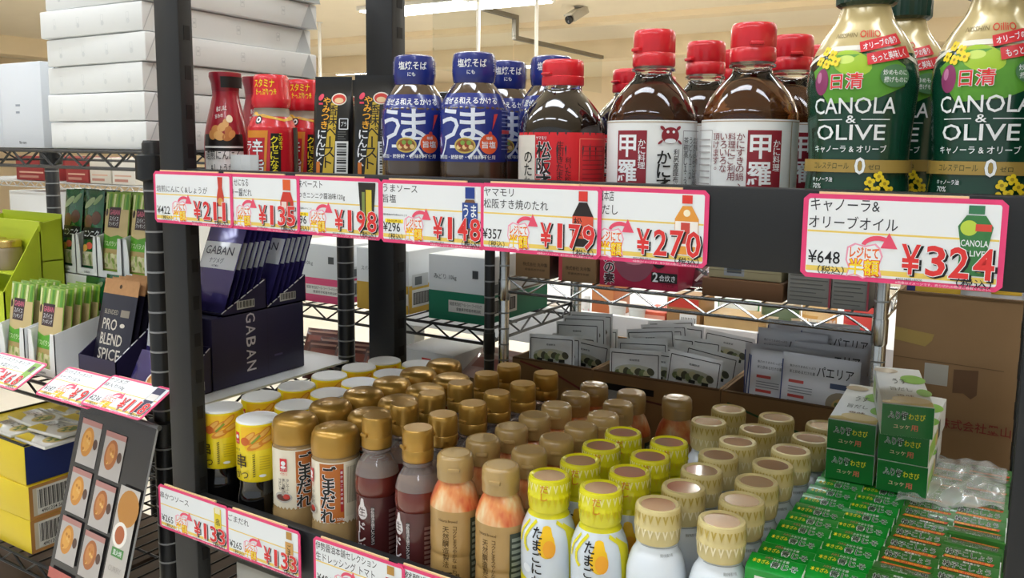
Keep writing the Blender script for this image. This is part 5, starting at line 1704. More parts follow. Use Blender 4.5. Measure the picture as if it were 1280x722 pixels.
def strip_carton(label, z0, z1, x=-1.276, rz=0, top=False):
    """yellow front, side with barcode (closed) or deep blue side (open tray)"""
    t = thing('noodle_carton', label, 'box', (x, .665, z0), rz, 'yellow cartons on the lower wire shelf')
    W_, D_, H_ = .2, .17, z1 - z0
    b = B(); b.box(-W_, 0, 0, 0, D_, H_, CY, bev=.001); b.obj('carton', t)
    b = B(); a = Art(.00003)
    if top:
        a.rect(0.0008, .0008, D_ - .0008, H_ - .0008, NAVY)
    else:
        a.rect(0, 0, D_, H_, K('#c08a4e')); a.rect(.006, .005, D_ - .002, H_ - .005, K('#d8cdb4')); barcode(a, .012, .006, .06, H_ - .012); a.rect(.085, .008, .15, H_ - .01, K('#e6e2d8')); a.rect(.09, .02, .12, .03, K('#b9b4a8')); a.rect(.09, .036, .14, .042, K('#b9b4a8'))
    a.plane(b, (.0001, 0, 0), (0, 1, 0), (0, 0, 1)); b.obj('print', t, fix=False, sharp=0)
    if top:
        b = B()
        for x0, x1, y0, y1 in ((-W_, 0, 0, .004), (-W_, 0, D_ - .004, D_), (-.004, 0, .004, D_ - .004), (-W_, -W_ + .004, .004, D_ - .004)):
            b.box(x0, y0, H_, x1, y1, H_ + .0025, BLACK)
        b.obj('rim', t)
    return t


strip_carton('lowest yellow carton with barcode on the lower wire shelf', Z3 + .0004, Z3 + .054)
strip_carton('middle yellow carton with barcode on the lower wire shelf', Z3 + .0548, Z3 + .109, x=-1.275, rz=1)
strip_carton('top yellow tray with deep blue side holding flat packs', Z3 + .1102, Z3 + .172, x=-1.281, rz=-1, top=True)


def mk_flat():
    t = thing('noodle_pack', 'x', 'pack', group='flat white and yellow packs in the yellow tray')
    b = B(); b.box(-.085, 0, 0, 0, .055, .006, K('#e7e6df', .25, 1), bev=.0025); b.obj('pack', t)
    b = B(); a = Art(.00003)
    a.poly([(-.084, .001), (-.04, .001), (-.06, .02), (-.084, .022)], K('#d8bd2a')); a.disc(-.02, .028, .016, K('#c9b06a'), .018); a.disc(-.02, .028, .012, K('#7c8a4a'), .013)
    for k in range(7):
        a.disc(-.026 + (k % 3) * .006, .02 + (k // 3) * .007, .0035, K(('#d8c47a', '#5f7a3a')[k % 2]))
    a.text('ポルチーニ', -.078, .022, .04, .017, BLACK, .02); a.rect(-.08, .044, -.03, .048, K('#b9b5a4'))
    a.plane(b, (0, 0, .0062), (1, 0, 0), (0, 1, 0)); b.obj('print', t, fix=False, sharp=0)
    return t


zz = Z3 + .1735
spread(mk_flat(), [(-1.236, .672, zz, 0), (-1.236, .728, zz, 0), (-1.236, .78, zz, 3), (-1.33, .672, zz, 0), (-1.33, .728, zz, 0), (-1.33, .78, zz, -2), (-1.24, .70, zz + .0075, 4), (-1.328, .704, zz + .0075, -4), (-1.245, .757, zz + .0076, 2)],
       ['flat pack along the blue side of the tray, front corner', 'flat pack along the blue side of the tray, middle', 'flat pack along the blue side of the tray, rear', 'flat pack at the far side of the tray, front', 'flat pack at the far side of the tray, middle', 'flat pack at the far side of the tray, rear', 'upper flat pack resting crosswise along the blue side, front', 'upper flat pack resting at the far side of the tray', 'upper flat pack resting along the blue side, rear'])

# clear board with curry pictures leaning from the shelf edge
t = thing('display_board', 'clear plastic board of curry pictures leaning under the tilted cards', 'sign', (0, 0, 0))
TL, TR, BL = at(118, 513, .620), at(203, 543, .620), at(63, 705, .585)
ux = (TR - TL); wd = ux.length * 1.12; uy = (TL - BL); ht = uy.length * 1.06; ux.normalize(); uy = (uy - ux * uy.dot(ux) * .55).normalized()
nrm = ux.cross(uy).normalized()
O_ = BL - uy * (ht * .06)
DKB = M('dark_board', '#2c2a2b', .25, coat=.6)
b = B(); A_ = [O_, O_ + ux * wd, O_ + ux * wd + uy * ht, O_ + uy * ht]
for sg, q in ((0, 0), (1, -.003)):
    b.face([p_ + nrm * q for p_ in (A_ if sg == 0 else A_[::-1])], DKB)
for i in range(4):
    b.face([A_[i], A_[i] - nrm * .003, A_[(i + 1) % 4] - nrm * .003, A_[(i + 1) % 4]], K('#b9bcbd', .2))
b.obj('board', t)
b = B(); a = Art(.00004)
W_, H_ = wd, ht


def curry(a, u, v, s, c1, c2):
    a.poly([(u - s * .5, v - s * .72), (u + s * .5, v - s * .72), (u + s * .5, v + s * .72), (u - s * .5, v + s * .72)], K('#b5b0ac')); a.rect(u - s * .5, v + s * .55, u + s * .5, v + s * .72, K('#b07f78'))
    a.disc(u - s * .08, v + s * .02, s * .3, K(c1), s * .48, rot=-8); a.disc(u - s * .1, v + s * .05, s * .2, K(c2), s * .34, rot=-8); a.disc(u + s * .33, v + s * .02, s * .11, K('#5a4238'), s * .17)
    for k in range(6):
        a.disc(u - s * .1 + s * .12 * math.cos(k * 1.9), v + s * .25 * math.sin(k * 2.3), s * .05, K(('#e0b468', '#b8792e')[k % 2]))


for r_ in range(3):
    curry(a, W_ * .2, H_ * (.8 - .28 * r_), W_ * .27, '#c98a3c', '#dba24e')
    curry(a, W_ * .54, H_ * (.78 - .28 * r_), W_ * .27, '#a8683a', '#c2834a')
a.rect(W_ * .02, 0, W_ * .34, H_ * .06, K('#b9635a')); a.rect(W_ * .4, 0, W_ * .7, H_ * .05, K('#a86a4a'))
a.poly([(W_ * .74, 0), (W_ * .99, 0), (W_ * .99, H_ * .66), (W_ * .74, H_ * .66)], K('#bfbab3')); a.disc(W_ * .88, H_ * .55, W_ * .13, K('#b9823f'), H_ * .1); a.disc(W_ * .84, H_ * .4, W_ * .09, K('#eeeae2'), H_ * .07); a.disc(W_ * .84, H_ * .4, W_ * .06, K('#b0623c'), H_ * .05)
a.rect(W_ * .78, H_ * .28, W_ * .93, H_ * .33, K('#4f8a4a')); a.text('直火焼', W_ * .8, H_ * .29, W_ * .11, H_ * .03, CARDW); a.text('CURRY', W_ * .78, H_ * .2, W_ * .16, H_ * .03, K('#a8a29a'))
a.plane(b, O_ + nrm * .0003, ux, uy)
b.obj('pictures', t, fix=False, sharp=0)
b = B(); hinge = [A_[3], A_[2]]
b.tube([A_[3] + Vector((0, .004, 0)), A_[2] + Vector((0, .004, 0))], .0035, K('#6a6c6e', .3)); b.obj('hanging_bar', t)

# grey cartons under the front lower shelf
for k, (z0, z1, lb_) in enumerate(((.4505, .645, 'lower grey carton stored under the sauce shelf'), (.6455, .842, 'upper grey carton stored under the sauce shelf'))):
    t, w_, d_, h_ = carton('storage_carton', lb_, -.80, -.53, .66, .98, z0, z1, K('#b9b7ae', .6), group='grey cartons under the shelf')
    stick(t, lambda a: (a.line([(.0, .1), (.27, .1)], .001, K('#8c8a82')), a.rect(.03, .12, .09, .16, K('#d8d6cf'))), 'f', w_, d_, h_)
t, w_, d_, h_ = carton('storage_carton', 'brown carton stored under the tomato dressing', -.51, -.2, .67, .98, .4505, .80, CARD)

# ------------------------------------------------------------------ racks behind the front unit
BR = wire_rack('black wire rack behind, carrying the white topped cartons', -1.60, -.7185, 1.104, 1.40, 1.24, (1.061, .905, .5), BLACKWIRE, TICK, r=.0085, cf=1.12)
ZB = 1.0645


def banded(label, x0, x1, y0, y1, z0, z1, col, band, txt):
    t, w_, d_, h_ = carton('mixed_carton', label, x0, x1, y0, y1, z0, z1, K('#dfe3e4', .5), group='white topped cartons on the rear wire rack')
    c = K(col, .45)

    def side(wd):
        def fn(a):
            a.rect(.0006, .0006, wd - .0006, h_ * band, c)
        return fn

    def front(a):
        side(2 * w_)(a)
        a.rect(w_ * .72, h_ * band * .32, w_ * 1.98, h_ * band * .72, K('#e6e6e0')); a.text('製造者 株式会社アール・シー・フードパック', w_ * .76, h_ * band * .54, w_ * 1.1, h_ * band * .13, BLACK); a.text('愛媛県宇和島市明浜町', w_ * 1.0, h_ * band * .38, w_ * .85, h_ * band * .11, BLACK)
        a.rect(w_ * 1.55, h_ * .68, w_ * 1.75, h_ * .8, K('#4a4e50')); a.text(txt, w_ * .2, h_ * .62, w_ * .8, h_ * .09, K('#7e8688'))
    stick(t, front, 'f', w_, d_, h_)

    def right(a):
        side(2 * d_)(a)
        a.rect(d_ * .1, h_ * .1, d_ * .95, h_ * .38, K('#e4e4de')); a.rect(d_ * .14, h_ * .14, d_ * .9, h_ * .33, BLACK)
        for k in range(20):
            a.rect(d_ * (.17 + k * .035), h_ * .15, d_ * (.17 + k * .035) + .001, h_ * .32, K('#d8d8d2'))
        a.rect(d_ * .1, h_ * .42, d_ * .6, h_ * .62, K('#bfc3c2')); a.rect(d_ * .18, h_ * .45, d_ * .4, h_ * .58, K('#5c6264'))
    stick(t, right, 'r', w_, d_, h_, 'side_print')
    return t


banded('white carton with pink lower band behind the spice trays', -1.19, -1.05, 1.12, 1.32, ZB, 1.173, '#e04a7c', .42, 'ピンク 10kg')
banded('white carton with mustard yellow lower band by the rear post', -1.013, -.895, 1.12, 1.30, ZB, 1.175, '#d2a93c', .45, 'スパイス 10kg')
banded('white carton with green lower band on the rear wire rack', -.852, -.7365, 1.12, 1.325, ZB, 1.175, '#1d7a5c', .45, 'みどり 10kg')
# shelf below: maroon packs, white box, pink pack
tb = []
MAR = M('maroon_film', '#5a2a26', .25, coat=.6)
pk = thing('retort_pack', 'x', 'pack', group='maroon packs on the rear lower wire shelf')
b = B(); pouch_bm(b, .074, .075, .014, MAR); b.obj('pouch', pk)
pouch_print(pk, .074, .075, .014, lambda a: (a.rect(-.03, .045, .03, .06, K('#8c4a3c')), a.rect(-.024, .02, .016, .035, K('#6e3630')), a.rect(-.034, .066, .034, .07, K('#b98a78'))))
spread(pk, [(at(u, 440, Y).x, Y, .9085, 12, -24, 0) for u, Y in ((398, 1.14), (412, 1.175), (432, 1.145), (452, 1.18), (470, 1.15), (395, 1.22))], ['maroon pack on the rear lower shelf, %s' % s for s in ('front one nearest the spice carton', 'second row behind the round post', 'front one behind the round post', 'second row left of the square post', 'front one left of the square post', 'rearmost near the spice carton')])
p = at(535, 428, 1.16)
t, w_, d_, h_ = carton('white_box', 'small white box with red print under the green banded carton', p.x - .06, p.x + .06, 1.155, 1.28, .908, .995, K('#e2e6ea', .5))
stick(t, lambda a: (a.rect(.05, .06, .07, .075, K('#d23a3a')), a.rect(.012, .02, .045, .026, K('#9aa4b4'))), 'f', w_, d_, h_)
p = at(590, 430, 1.14)
t = thing('snack_pack', 'pale pink pack lying under the green banded carton', 'pack', (p.x, 1.16, .96), -8, rx=-60)
b = B(); pouch_bm(b, .09, .08, .016, K('#c9a39c', .3, 1)); b.obj('pouch', t)
pouch_print(t, .09, .08, .016, lambda a: (a.rect(-.03, .02, .03, .045, K('#a86a62')), a.rect(-.035, .055, .035, .062, K('#e2d2cc'))))
t, w_, d_, h_ = carton('brown_tray', 'brown cardboard tray under the pale pink pack', p.x - .03, p.x + .045, 1.15, 1.3, .908, .955, CARD)

CR = wire_rack('chrome wire rack behind the bottles carrying the pouches', -.700, -.146, 1.118, 1.372, 1.24, (1.1475, .85, .4), CHROME, K('#8f9290', .3), r=.0085, cf=1.15)
ZC = 1.1508
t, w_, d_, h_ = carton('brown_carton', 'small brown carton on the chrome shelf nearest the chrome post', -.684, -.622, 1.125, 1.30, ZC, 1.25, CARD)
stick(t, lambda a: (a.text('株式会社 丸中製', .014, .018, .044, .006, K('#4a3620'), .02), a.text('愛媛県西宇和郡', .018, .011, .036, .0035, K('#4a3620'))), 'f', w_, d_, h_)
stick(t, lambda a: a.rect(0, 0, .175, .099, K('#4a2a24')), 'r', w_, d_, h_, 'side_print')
t, w_, d_, h_ = carton('brown_carton', 'brown carton on the chrome shelf beside the pink box', -.606, -.543, 1.125, 1.30, ZC, 1.245, CARD)
stick(t, lambda a: (a.rect(0, 0, .006, .09, K('#c0404a')), a.text('株式会社 丸中製', .012, .018, .042, .006, K('#4a3620'), .02), a.text('愛媛県西宇和郡', .016, .011, .036, .0035, K('#4a3620'))), 'f', w_, d_, h_)
PK = M('rose_carton', '#c42c52', .35)
t, w_, d_, h_ = carton('rice_box', 'rose pink rice mix box on the chrome shelf', -.537, -.414, 1.125, 1.24, ZC, 1.255, PK)


def rice(a):
    a.vtext('五穀入の素', .016, .085, .0165, K('#3a141e'), .05, out=CARDW, ow=.12)
    a.disc(.055, .045, .032, K('#8f4a5c'), .036); a.disc(.055, .056, .028, K('#d68a9c'), .022)
    for k in range(22):
        a.disc(.035 + (k * 7 % 41) * .001, .042 + (k * 5 % 29) * .001, .004, K(('#e6b2bf', '#7a2a3a')[k % 3 == 0]), .002, rot=k * 37)
    a.disc(.094, .044, .011, BLACK, .012); a.text('大豆', .087, .041, .013, .008, K('#d8a8b2'))
    a.rect(.083, .012, .122, .026, BLACK); a.text('2', .085, .0125, .008, .013, CARDW, .03); a.text('合炊き', .095, .014, .024, .009, CARDW)
    a.text('2〜3人前', .1, .006, .018, .004, K('#6a1428'))


stick(t, rice, 'f', w_, d_, h_)
t = thing('wrapped_sweet', 'small ribbon patterned pack behind the rose pink box corner', 'pack', (-.398, 1.19, ZC), 20, rx=-30)
b = B(); pouch_bm(b, .035, .045, .01, K('#6a3038', .3, 1)); b.obj('pouch', t)
pouch_print(t, .035, .045, .01, lambda a: (a.line([(-.012, .008), (.012, .035)], .004, K('#d8cfc8')), a.line([(-.014, .03), (.012, .012)], .003, K('#1a1414')), a.disc(0, .022, .004, K('#1a1414'))))
t, w_, d_, h_ = carton('brown_tray', 'low brown tray holding pale folded sheets on the chrome shelf', -.379, -.268, 1.125, 1.29, ZC, 1.176, M('dark_brown_board', '#6b4a2e', .7))
t, w_, d_, h_ = carton('folded_sheet', 'stack of pale folded sheets in the low brown tray', -.372, -.272, 1.13, 1.28, 1.1768, 1.21, K('#a9a07e', .7), 'paper')
stick(t, lambda a: (a.rect(.022, .004, .05, .03, K('#8f959a')), a.rect(.026, .008, .046, .02, K('#3f454c')), a.line([(0, .011), (.1, .011)], .0006, K('#7d7658')), a.line([(0, .022), (.1, .022)], .0006, K('#7d7658'))), 'f', w_, d_, h_)


def textbox(label, x0, x1):
    t, w_, d_, h_ = carton('ingredient_carton', label, x0, x1, 1.125, 1.25, ZC, 1.25, K('#8d8c86', .6), group='grey printed cartons on the chrome shelf')

    def fn(a):
        for k in range(17):
            a.rect(.003, .006 + k * .0055, 2 * w_ - .004 - (.006, .0, .014, .003)[k % 4], .0072 + k * .0055, K('#5c5b57'))
        a.rect(2 * w_ - .0025, 0, 2 * w_, h_, K('#a03c4a'))
    stick(t, fn, 'f', w_, d_, h_)


textbox('grey printed carton next to the low brown tray', -.2625, -.208)
textbox('grey printed carton next to the right chrome post', -.2072, -.162)

# open cardboard cases in front on the chrome rack
ZCB = .8535


def case(label, x0, x1, fn):
    t = thing('cardboard_case', label, 'box', (x0, 1.126, ZCB), 0, 'open cardboard cases behind the bottles')
    wd, d_, h_ = x1 - x0, .235, 1.019 - ZCB
    b = B()
    b.box(0, 0, 0, wd, .004, h_, CARD); b.box(0, d_ - .004, 0, wd, d_, h_, CARD); b.box(0, .004, 0, .004, d_ - .004, h_, CARD); b.box(wd - .004, .004, 0, wd, d_ - .004, h_, CARD); b.box(0, 0, 0, wd, d_, .004, CARD)
    a = Art(.00003); fn(a, wd, h_); a.plane(b, (0, -.0001, 0), (1, 0, 0), (0, 0, 1)); b.obj('case', t)
    b = B(); b.box(.002, -.0012, h_ - .0015, wd - .002, .0042, h_ + .0008, CARDD); b.obj('rim', t)


def p1_(a, wd, h_):
    a.line([(wd * .1, h_ * .97), (wd * .55, h_ * .9), (wd * .85, h_ * .8), (wd * .92, h_ * .4), (wd * .9, 0)], .003, K('#7e3a34')); a.frame(wd * .5, h_ * .3, wd * .78, h_ * .62, .0008, K('#3a2c1c')); a.text('要冷蔵', wd * .54, h_ * .45, wd * .2, h_ * .1, K('#3a2c1c'), .02)


def p2_(a, wd, h_):
    a.line([(wd * .1, h_ * .82), (wd * .6, h_ * .78), (wd * .95, h_ * .66), (wd * .97, 0)], .003, K('#5a2f2a')); a.rect(wd * .08, h_ * .1, wd * .38, h_ * .9, K('#aeb6c0')); a.rect(wd * .08, h_ * .84, wd * .5, h_ * .9, BLACK)
    for k in range(8):
        a.rect(wd * .1, h_ * (.15 + k * .08), wd * .36, h_ * (.17 + k * .08), K('#7c858f'))


def p3_(a, wd, h_):
    a.line([(wd * .05, h_ * .9), (wd * .3, h_ * .82), (wd * .8, h_ * .7)], .003, K('#2f5a34')); a.text('スペイン', wd * .08, h_ * .2, wd * .3, h_ * .14, K('#4a3a20'), .02); a.text('バレンシア', wd * .45, h_ * .5, wd * .4, h_ * .1, K('#4a3a20'), .01)


case('open cardboard case with red line under the left silver packets', -.688, -.545, p1_)
case('open cardboard case with pale sticker under the middle silver packets', -.544, -.347, p2_)
case('open cardboard case with green line under the paella packs', -.346, -.157, p3_)
SILF = M('silver_film', '#e2e5e4', .26, metal=.1, coat=.5, bump=.5, bscale=45)


def mk_silver():
    t = thing('silver_packet', 'x', 'packet', group='silver noodle packets in the cardboard cases')
    w_, h_, t_ = .082, .168, .0085
    b = B(); pouch_bm(b, w_, h_, t_, SILF); b.obj('pouch', t)

    def fn(a):
        a.rect(-.037, .03, .037, .12, K('#d3d6d3', .3, 1)); a.frame(-.0375, .01, .0375, .162, .0012, BLACK); a.text('乾燥野菜', -.008, .151, .016, .003, K('#4a4e4c'))
        a.disc(.0, .136, .032, K('#b4b6a4'), .010)
        for k in range(9):
            a.disc(-.026 + k * .0065, .132 + (k * 5 % 7) * .001, .0062, K(('#6f7a4e', '#b9b68e', '#4a4a36')[k % 3]), .005, rot=k * 40)
        for u in (-.02, .0, .02):
            a.rect(u - .005, .1255, u + .005, .1305, K('#16180f'))
    pouch_print(t, w_, h_, t_, fn)
    return t


L = [(632, 676, 417), (676, 706, 421), (699, 765, 428), (657, 736, 419), (678, 716, 402), (697, 735, 396), (700, 742, 391), (690, 740, 408),
     (753, 822, 440), (828, 900, 446), (800, 850, 443), (772, 825, 428), (735, 790, 420), (868, 905, 440), (804, 875, 437), (768, 818, 410), (812, 858, 422), (838, 891, 425), (731, 783, 404), (772, 830, 404), (826, 868, 408), (884, 938, 420), (785, 830, 398)]
sp, lb = [], []
nth = ['foremost', 'second', 'third', 'fourth', 'fifth', 'sixth', 'seventh', 'eighth', 'ninth', 'tenth', 'eleventh', 'twelfth', 'thirteenth', 'fourteenth', 'hindmost']
for i, (a0, a1, v) in enumerate(L):
    left = i < 8
    k = i if left else i - 8
    Y = (1.144 + k * .024) if left else (1.142 + k * .0132)
    p = at((a0 + a1) / 2, v, Y)
    x = min(max(p.x, -.6245), -.6085) if left else min(max(p.x, -.480), -.411)
    lean = max(-9, min(9, math.degrees(math.asin(max(-.3, min(.3, (p.x - x) / .166))))))
    sp.append((x, Y, min(p.z, 1.075) - .166, random.uniform(-2, 2), -5 + random.uniform(-1, 1) * (.4 if not left else 1.5), (max(-3.5, min(3.5, lean)) if left else lean) + random.uniform(-1.5, 1.5)))
    lb.append('silver packet with black frame, %s in the case %s' % (nth[k] if not (left and k == 7) else 'hindmost', 'nearest the chrome post' if left else 'next to the paella packs'))
spread(mk_silver(), sp, lb)


def mk_paella():
    t = thing('paella_pack', 'x', 'pack', group='grey paella packs in the cardboard case')
    w_, h_, t_ = .1, .18, .009
    b = B(); pouch_bm(b, w_, h_, t_, M('pale_grey_film', '#cfd1d6', .3, coat=.4)); b.obj('pouch', t)

    def fn(a):
        a.rect(-.047, .022, .047, .177, K('#d3d5da', .3, 1))
        a.text('パエリア', -.004, .113, .046, .014, K('#1c1c22'), .02); a.text('魚介のうまみたっぷり', -.04, .121, .034, .0035, K('#3a3d44')); a.text('米と炒めるだけの素', -.04, .113, .034, .0045, K('#2a2d34'))
        a.rect(-.04, .1, -.02, .104, K('#c24a44')); a.rect(-.04, .08, -.018, .084, K('#c24a44'))
        for k in range(3):
            a.rect(-.04, .094 - k * .0035, -.008, .0952 - k * .0035, K('#84888e')); a.rect(-.04, .075 - k * .0035, -.006, .0762 - k * .0035, K('#84888e'))
        a.poly([(-.026, .05), (-.018, .056), (-.024, .063), (-.032, .057)], K('#5a5e62')); a.rect(.014, .1, .036, .107, K('#3c4a66'))
        a.disc(.028, .08, .018, K('#9a8f7a'), .016); a.disc(.03, .078, .012, K('#c2a468'), .01)
        for k in range(6):
            a.disc(.024 + (k % 3) * .006, .072 + (k // 3) * .008, .003, K(('#a8452e', '#5a6a3a')[k % 2]))
        for v in a.bm.verts:
            if v.co.z > a.e * 2.5:
                v.co.y += .04

    pouch_print(t, w_, h_, t_, fn)
    b = B(); b.box(-w_ / 2 - .0006, -.0006, .01, -w_ / 2 + .001, .0008, h_ - .01, K('#31427a', .4)); b.obj('side_seal', t)
    return t


L = [(905, 960, 439, 1.165), (958, 1003, 445, 1.152), (998, 1090, 453, 1.139), (912, 982, 433, 1.191), (961, 1026, 440, 1.178), (1002, 1071, 436, 1.204), (1060, 1103, 441, 1.217),
     (940, 1009, 416, 1.23), (1010, 1071, 414, 1.243), (1049, 1101, 426, 1.256), (955, 1012, 405, 1.28), (1010, 1060, 408, 1.295)]
sp, lb = [], []
nm = ['front row nearest the silver packets', 'front row in the middle', 'front row, the whole front showing', 'second row nearest the silver packets', 'second row left of the whole one', 'second row behind the whole one', 'second row by the chrome post', 'third row with its name showing, nearest the silver packets', 'third row with its name showing, in the middle', 'third row by the chrome post', 'back row nearest the silver packets', 'back row in the middle']
for i, (a0, a1, v, Y) in enumerate(L):
    p = at((a0 + a1) / 2, v, Y)
    sp.append((min(max(p.x, -.281), -.222), Y, p.z - .177, random.uniform(-1, 1), -4, random.uniform(-3, 3)))
    lb.append('grey paella pack, ' + nm[i])
spread(mk_paella(), sp, lb)

# tall brown carton by the right post, standing on another carton
t, w_, d_, h_ = carton('brown_carton', 'low brown carton on the floor under the tall one', -.13, .2, 1.125, 1.5, .0005, .868, CARD)
t = thing('brown_carton', 'tall open brown carton with masking tape and stickers by the right post', 'box', (-.1295, 1.125, .869), 0)
wd, d_, h_ = .24, .24, 1.1815 - .869
b = B()
b.box(0, 0, 0, wd, .004, h_, CARD); b.box(0, d_ - .004, 0, wd, d_, h_, CARD); b.box(0, .004, 0, .004, d_ - .004, h_, CARD); b.box(wd - .004, .004, 0, wd, d_ - .004, h_, CARD); b.box(0, 0, 0, wd, d_, .004, CARD)
b.obj('carton', t)
b = B(); b.box(.002, -.0012, h_ - .0012, wd - .002, .0042, h_ + .0008, CARDD); b.obj('rim', t)


def big(a):
    h = h_
    a.line([(0, h - .082), (.12, h - .085)], .0008, CARDD)
    a.poly([(0, h - .045), (.044, h - .05), (.042, h - .058), (.035, h - .066), (0, h - .061)], K('#a88d4c', .6))
    a.rect(.036, h - .112, .062, h - .086, K('#b9b6aa', .6))
    a.poly([(.068, h - .09), (.094, h - .088), (.094, h - .118), (.088, h - .124), (.08, h - .118), (.068, h - .119)], K('#6e5138', .8))
    a.rect(.036, h - .155, .058, h - .127, K('#c4c3bc', .6)); a.text('285', .039, h - .142, .012, .005, BLACK, .01); a.text('18個', .041, h - .152, .01, .004, BLACK); a.frame(.037, h - .154, .057, h - .128, .0003, BLACK); a.line([(.037, h - .144), (.057, h - .144)], .0003, BLACK)
    a.text('株式会社墨山米', .056, h - .164, .09, .0125, K('#8c3a30', .7), .02)


b = B(); a = Art(.00003); big(a); a.plane(b, (0, -.0001, 0), (1, 0, 0), (0, 0, 1)); b.obj('stickers', t, fix=False, sharp=0)


def mk_meal():
    t = thing('meal_pack', 'x', 'pack', group='white and violet packs in the tall carton')
    b = B(); pouch_bm(b, .06, .14, .012, K('#d3d6da', .3, 1)); b.obj('pouch', t)
    pouch_print(t, .06, .14, .012, lambda a: (a.rect(-.03, .08, -.02, .138, K('#3a3f7a')), a.text('有機米ごはん', -.012, .128, .036, .004, K('#5a5e66')), a.text('プレミアム 5 kg', -.012, .121, .034, .0035, K('#5a5e66')), a.rect(-.02, .106, .03, .114, K('#d8b23c'))))
    return t


spread(mk_meal(), [(-.092, 1.142, 1.074, 0, -4, 0), (-.06, 1.157, 1.078, 0, -4, 0), (-.028, 1.172, 1.074, 0, -4, 0), (.002, 1.187, 1.078, 0, -4, 0)], ['white and violet pack in the tall carton, nearest the chrome post', 'white and violet pack in the tall carton, second from the chrome post', 'white and violet pack in the tall carton, third from the chrome post', 'white and violet pack in the tall carton, nearest the black post'])

# ------------------------------------------------------------------ goods on the next aisle, seen through the racks
g = thing('display_table', 'low white display table behind the chrome rack', 'table', (0, 0, 0))
b = B(); b.box(-1.3, 1.53, .955, .3, 2.3, .975, K('#dcdedd', .5), bev=.003); b.obj('table_top', g)
b = B(); b.box(-1.3, 1.515, .94, .3, 1.53, 1.022, K('#dfe1e2', .45), bev=.002); b.obj('front_board', g)
for x in (-1.25, .25):
    for y in (1.58, 2.25):
        b = B(); b.box(x - .02, y - .02, 0, x + .02, y + .02, .955, K('#b9bcbc', .4)); b.obj('leg', g)
ZG = .9756


def goods(name, label, cat, u0, u1, vt, Y, col, kind='box', art=None, depth=.09):
    p0, p1 = at(u0, vt, Y), at(u1, vt, Y)
    w2 = (p1.x - p0.x) / 2
    hh = p0.z - ZG
    t = thing(name, label, cat, ((p0.x + p1.x) / 2, Y, ZG), 0, 'goods on the white display table')
    b = B()
    if kind == 'box':
        b.box(-w2, 0, 0, w2, depth, hh, K(col, .45), bev=.0012)
    elif kind == 'tub':
        b.lathe([(w2 * .72, 0), (w2 * .95, hh * .85), (w2, hh * .86), (w2, hh), (0, hh)], K(col, .35, 1), cy=w2, caps=(1, 0), seg=24)
    else:
        pouch_bm(b, 2 * w2, hh, .03, K(col, .3, 1))
    b.obj({'box': 'carton', 'tub': 'tub', 'bag': 'bag'}[kind], t)
    if art:
        if kind == 'bag':
            pouch_print(t, 2 * w2, hh, .03, lambda a: art(a, w2, hh))
        else:
            b = B(); a = Art(.00004); art(a, w2, hh); a.plane(b, (0, -.0002 if kind == 'box' else -.001, 0), (1, 0, 0), (0, 0, 1)); b.obj('print', t, fix=False, sharp=0)
    return t


def bars(cols):
    def fn(a, w2, hh):
        n = len(cols)
        for i, c in enumerate(cols):
            a.rect(-w2 * .94, hh * (.04 + .92 * i / n), w2 * .94, hh * (.04 + .92 * (i + .8) / n), K(c))
        a.disc(w2 * .3, hh * .55, w2 * .35, K(cols[-1]), hh * .18)
    return fn


goods('snack_bag', 'white and red snack bag on the table next to the rear chrome post', 'bag', 716, 738, 368, 1.6, '#dfdcd8', 'bag', bars(['#dfdcd8', '#d8a0a0', '#e6e2de']))
goods('snack_box', 'orange brown box on the display table', 'box', 740, 768, 352, 1.7, '#b5683a', 'box', bars(['#a85a2c', '#c07a48']))
goods('plastic_tub', 'white tub on the display table, first from the orange box', 'tub', 757, 778, 378, 1.58, '#e3e1d8', 'tub')
goods('plastic_tub', 'white tub on the display table, second from the orange box', 'tub', 782, 803, 382, 1.58, '#e0e2da', 'tub')
goods('snack_tray', 'low red tray of snacks on the display table', 'tray', 800, 832, 388, 1.6, '#d2573a', 'box', bars(['#d85a3c', '#e8a28a']))
goods('snack_box', 'brown case with red corner and white barcode label on the display table', 'box', 834, 876, 370, 1.6, '#a0784a', 'box', lambda a, w2, hh: (a.rect(-w2 * .2, hh * .15, w2 * .8, hh * .6, K('#e3e3de')), a.rect(-w2 * .9, hh * .75, w2 * .9, hh * .98, K('#c84034')), [a.rect(w2 * (-.1 + k * .1), hh * .22, w2 * (-.06 + k * .1), hh * .52, BLACK) for k in range(9)]))
goods('snack_tray', 'low tan tray in front of the green bag', 'tray', 880, 950, 392, 1.6, '#b3915e', 'box', bars(['#a98650', '#bb9a66']))
goods('snack_bag', 'green and white snack bag standing in the tan tray', 'bag', 898, 950, 372, 1.72, '#1f8a4a', 'bag', bars(['#1f8a4a', '#e6ebe2', '#1f8a4a', '#e9efe6']))
goods('snack_bag', 'pale snack bag between the green bag and the cream packs', 'bag', 952, 1002, 374, 1.66, '#c9b896', 'bag', bars(['#a88a5a', '#dccfae', '#5a6a4a']))
goods('snack_bag', 'cream and orange snack bag under the grey printed cartons', 'bag', 1004, 1048, 370, 1.66, '#d9a55a', 'bag', bars(['#c98a3c', '#efe6d2', '#e2c088']))
goods('snack_bag', 'red snack bag next to the right chrome post', 'bag', 1056, 1102, 375, 1.62, '#c8323a', 'bag', bars(['#c8323a', '#e6b060', '#d24a42']))
goods('snack_bag', 'white and brown snack bag on the table behind the thin black post', 'bag', 640, 700, 372, 1.75, '#cdbfae', 'bag', bars(['#b49a7c', '#e2dace']))

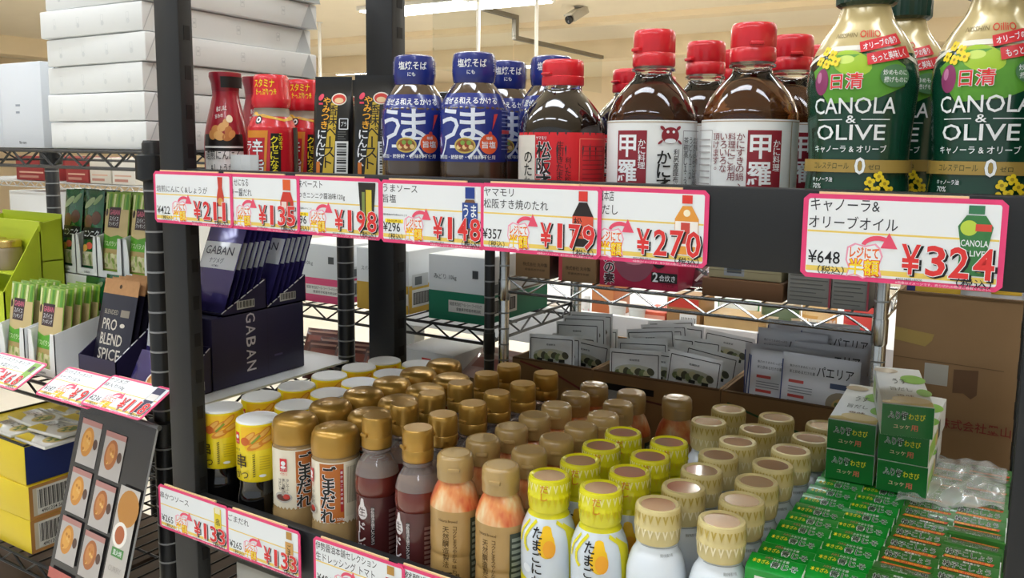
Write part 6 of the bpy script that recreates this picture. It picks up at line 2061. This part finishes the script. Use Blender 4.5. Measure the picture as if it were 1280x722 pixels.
# far rack at the left, seen over the rear tier of packs
FR = wire_rack('pale far wire rack seen between the rear packs and the top wire shelf', -4.2, -2.2, 1.95, 2.4, 1.5, (1.195, .8), K('#b6b8b6', .4), None, r=.0125)
for i, (u0, u1, vt, col, lb_) in enumerate(((20, 60, 208, '#8a2c2c', 'dark red carton on the far rack left of the rear black post'), (82, 110, 208, '#8f2f2e', 'dark red carton on the far rack right of the rear black post'), (112, 138, 208, '#c9c2b4', 'cream pack box on the far rack nearest the dark red carton'), (140, 168, 208, '#d6d0c4', 'cream pack box on the far rack nearest the round post'))):
    p0, p1 = at(u0, vt, 1.97), at(u1, vt, 1.97)
    t, w_, d_, h_ = carton('far_carton', lb_, p0.x, p1.x, 1.97, 2.2, 1.199, max(1.3, p0.z + .02), K(col, .5), group='cartons on the far pale rack')
    stick(t, (lambda a, w_=w_, h_=h_: (a.rect(w_ * .2, h_ * .3, w_ * 1.7, h_ * .36, K('#c9a08a')), a.rect(w_ * .2, h_ * .1, w_ * 1.4, h_ * .2, K('#b07a6a')))), 'f', w_, d_, h_)
for i, (u0, u1, lb_) in enumerate(((12, 60, 'white far carton below the dark red one'), (84, 180, 'white far carton below the cream pack boxes'))):
    p0, p1 = at(u0, 250, 1.98), at(u1, 250, 1.98)
    t, w_, d_, h_ = carton('far_carton', lb_, p0.x, p1.x, 1.98, 2.3, .805, 1.15, K('#dcdedc', .5), group='cartons on the far pale rack')
p0, p1 = at(-30, 205, 1.9), at(18, 205, 1.9)
t, w_, d_, h_ = carton('brown_carton', 'tan carton at the left edge above the lime display box', p0.x, p1.x, 1.5, 1.7, 1.199, p0.z, M('tan_cardboard', '#c9a878', .7, noise=.05))

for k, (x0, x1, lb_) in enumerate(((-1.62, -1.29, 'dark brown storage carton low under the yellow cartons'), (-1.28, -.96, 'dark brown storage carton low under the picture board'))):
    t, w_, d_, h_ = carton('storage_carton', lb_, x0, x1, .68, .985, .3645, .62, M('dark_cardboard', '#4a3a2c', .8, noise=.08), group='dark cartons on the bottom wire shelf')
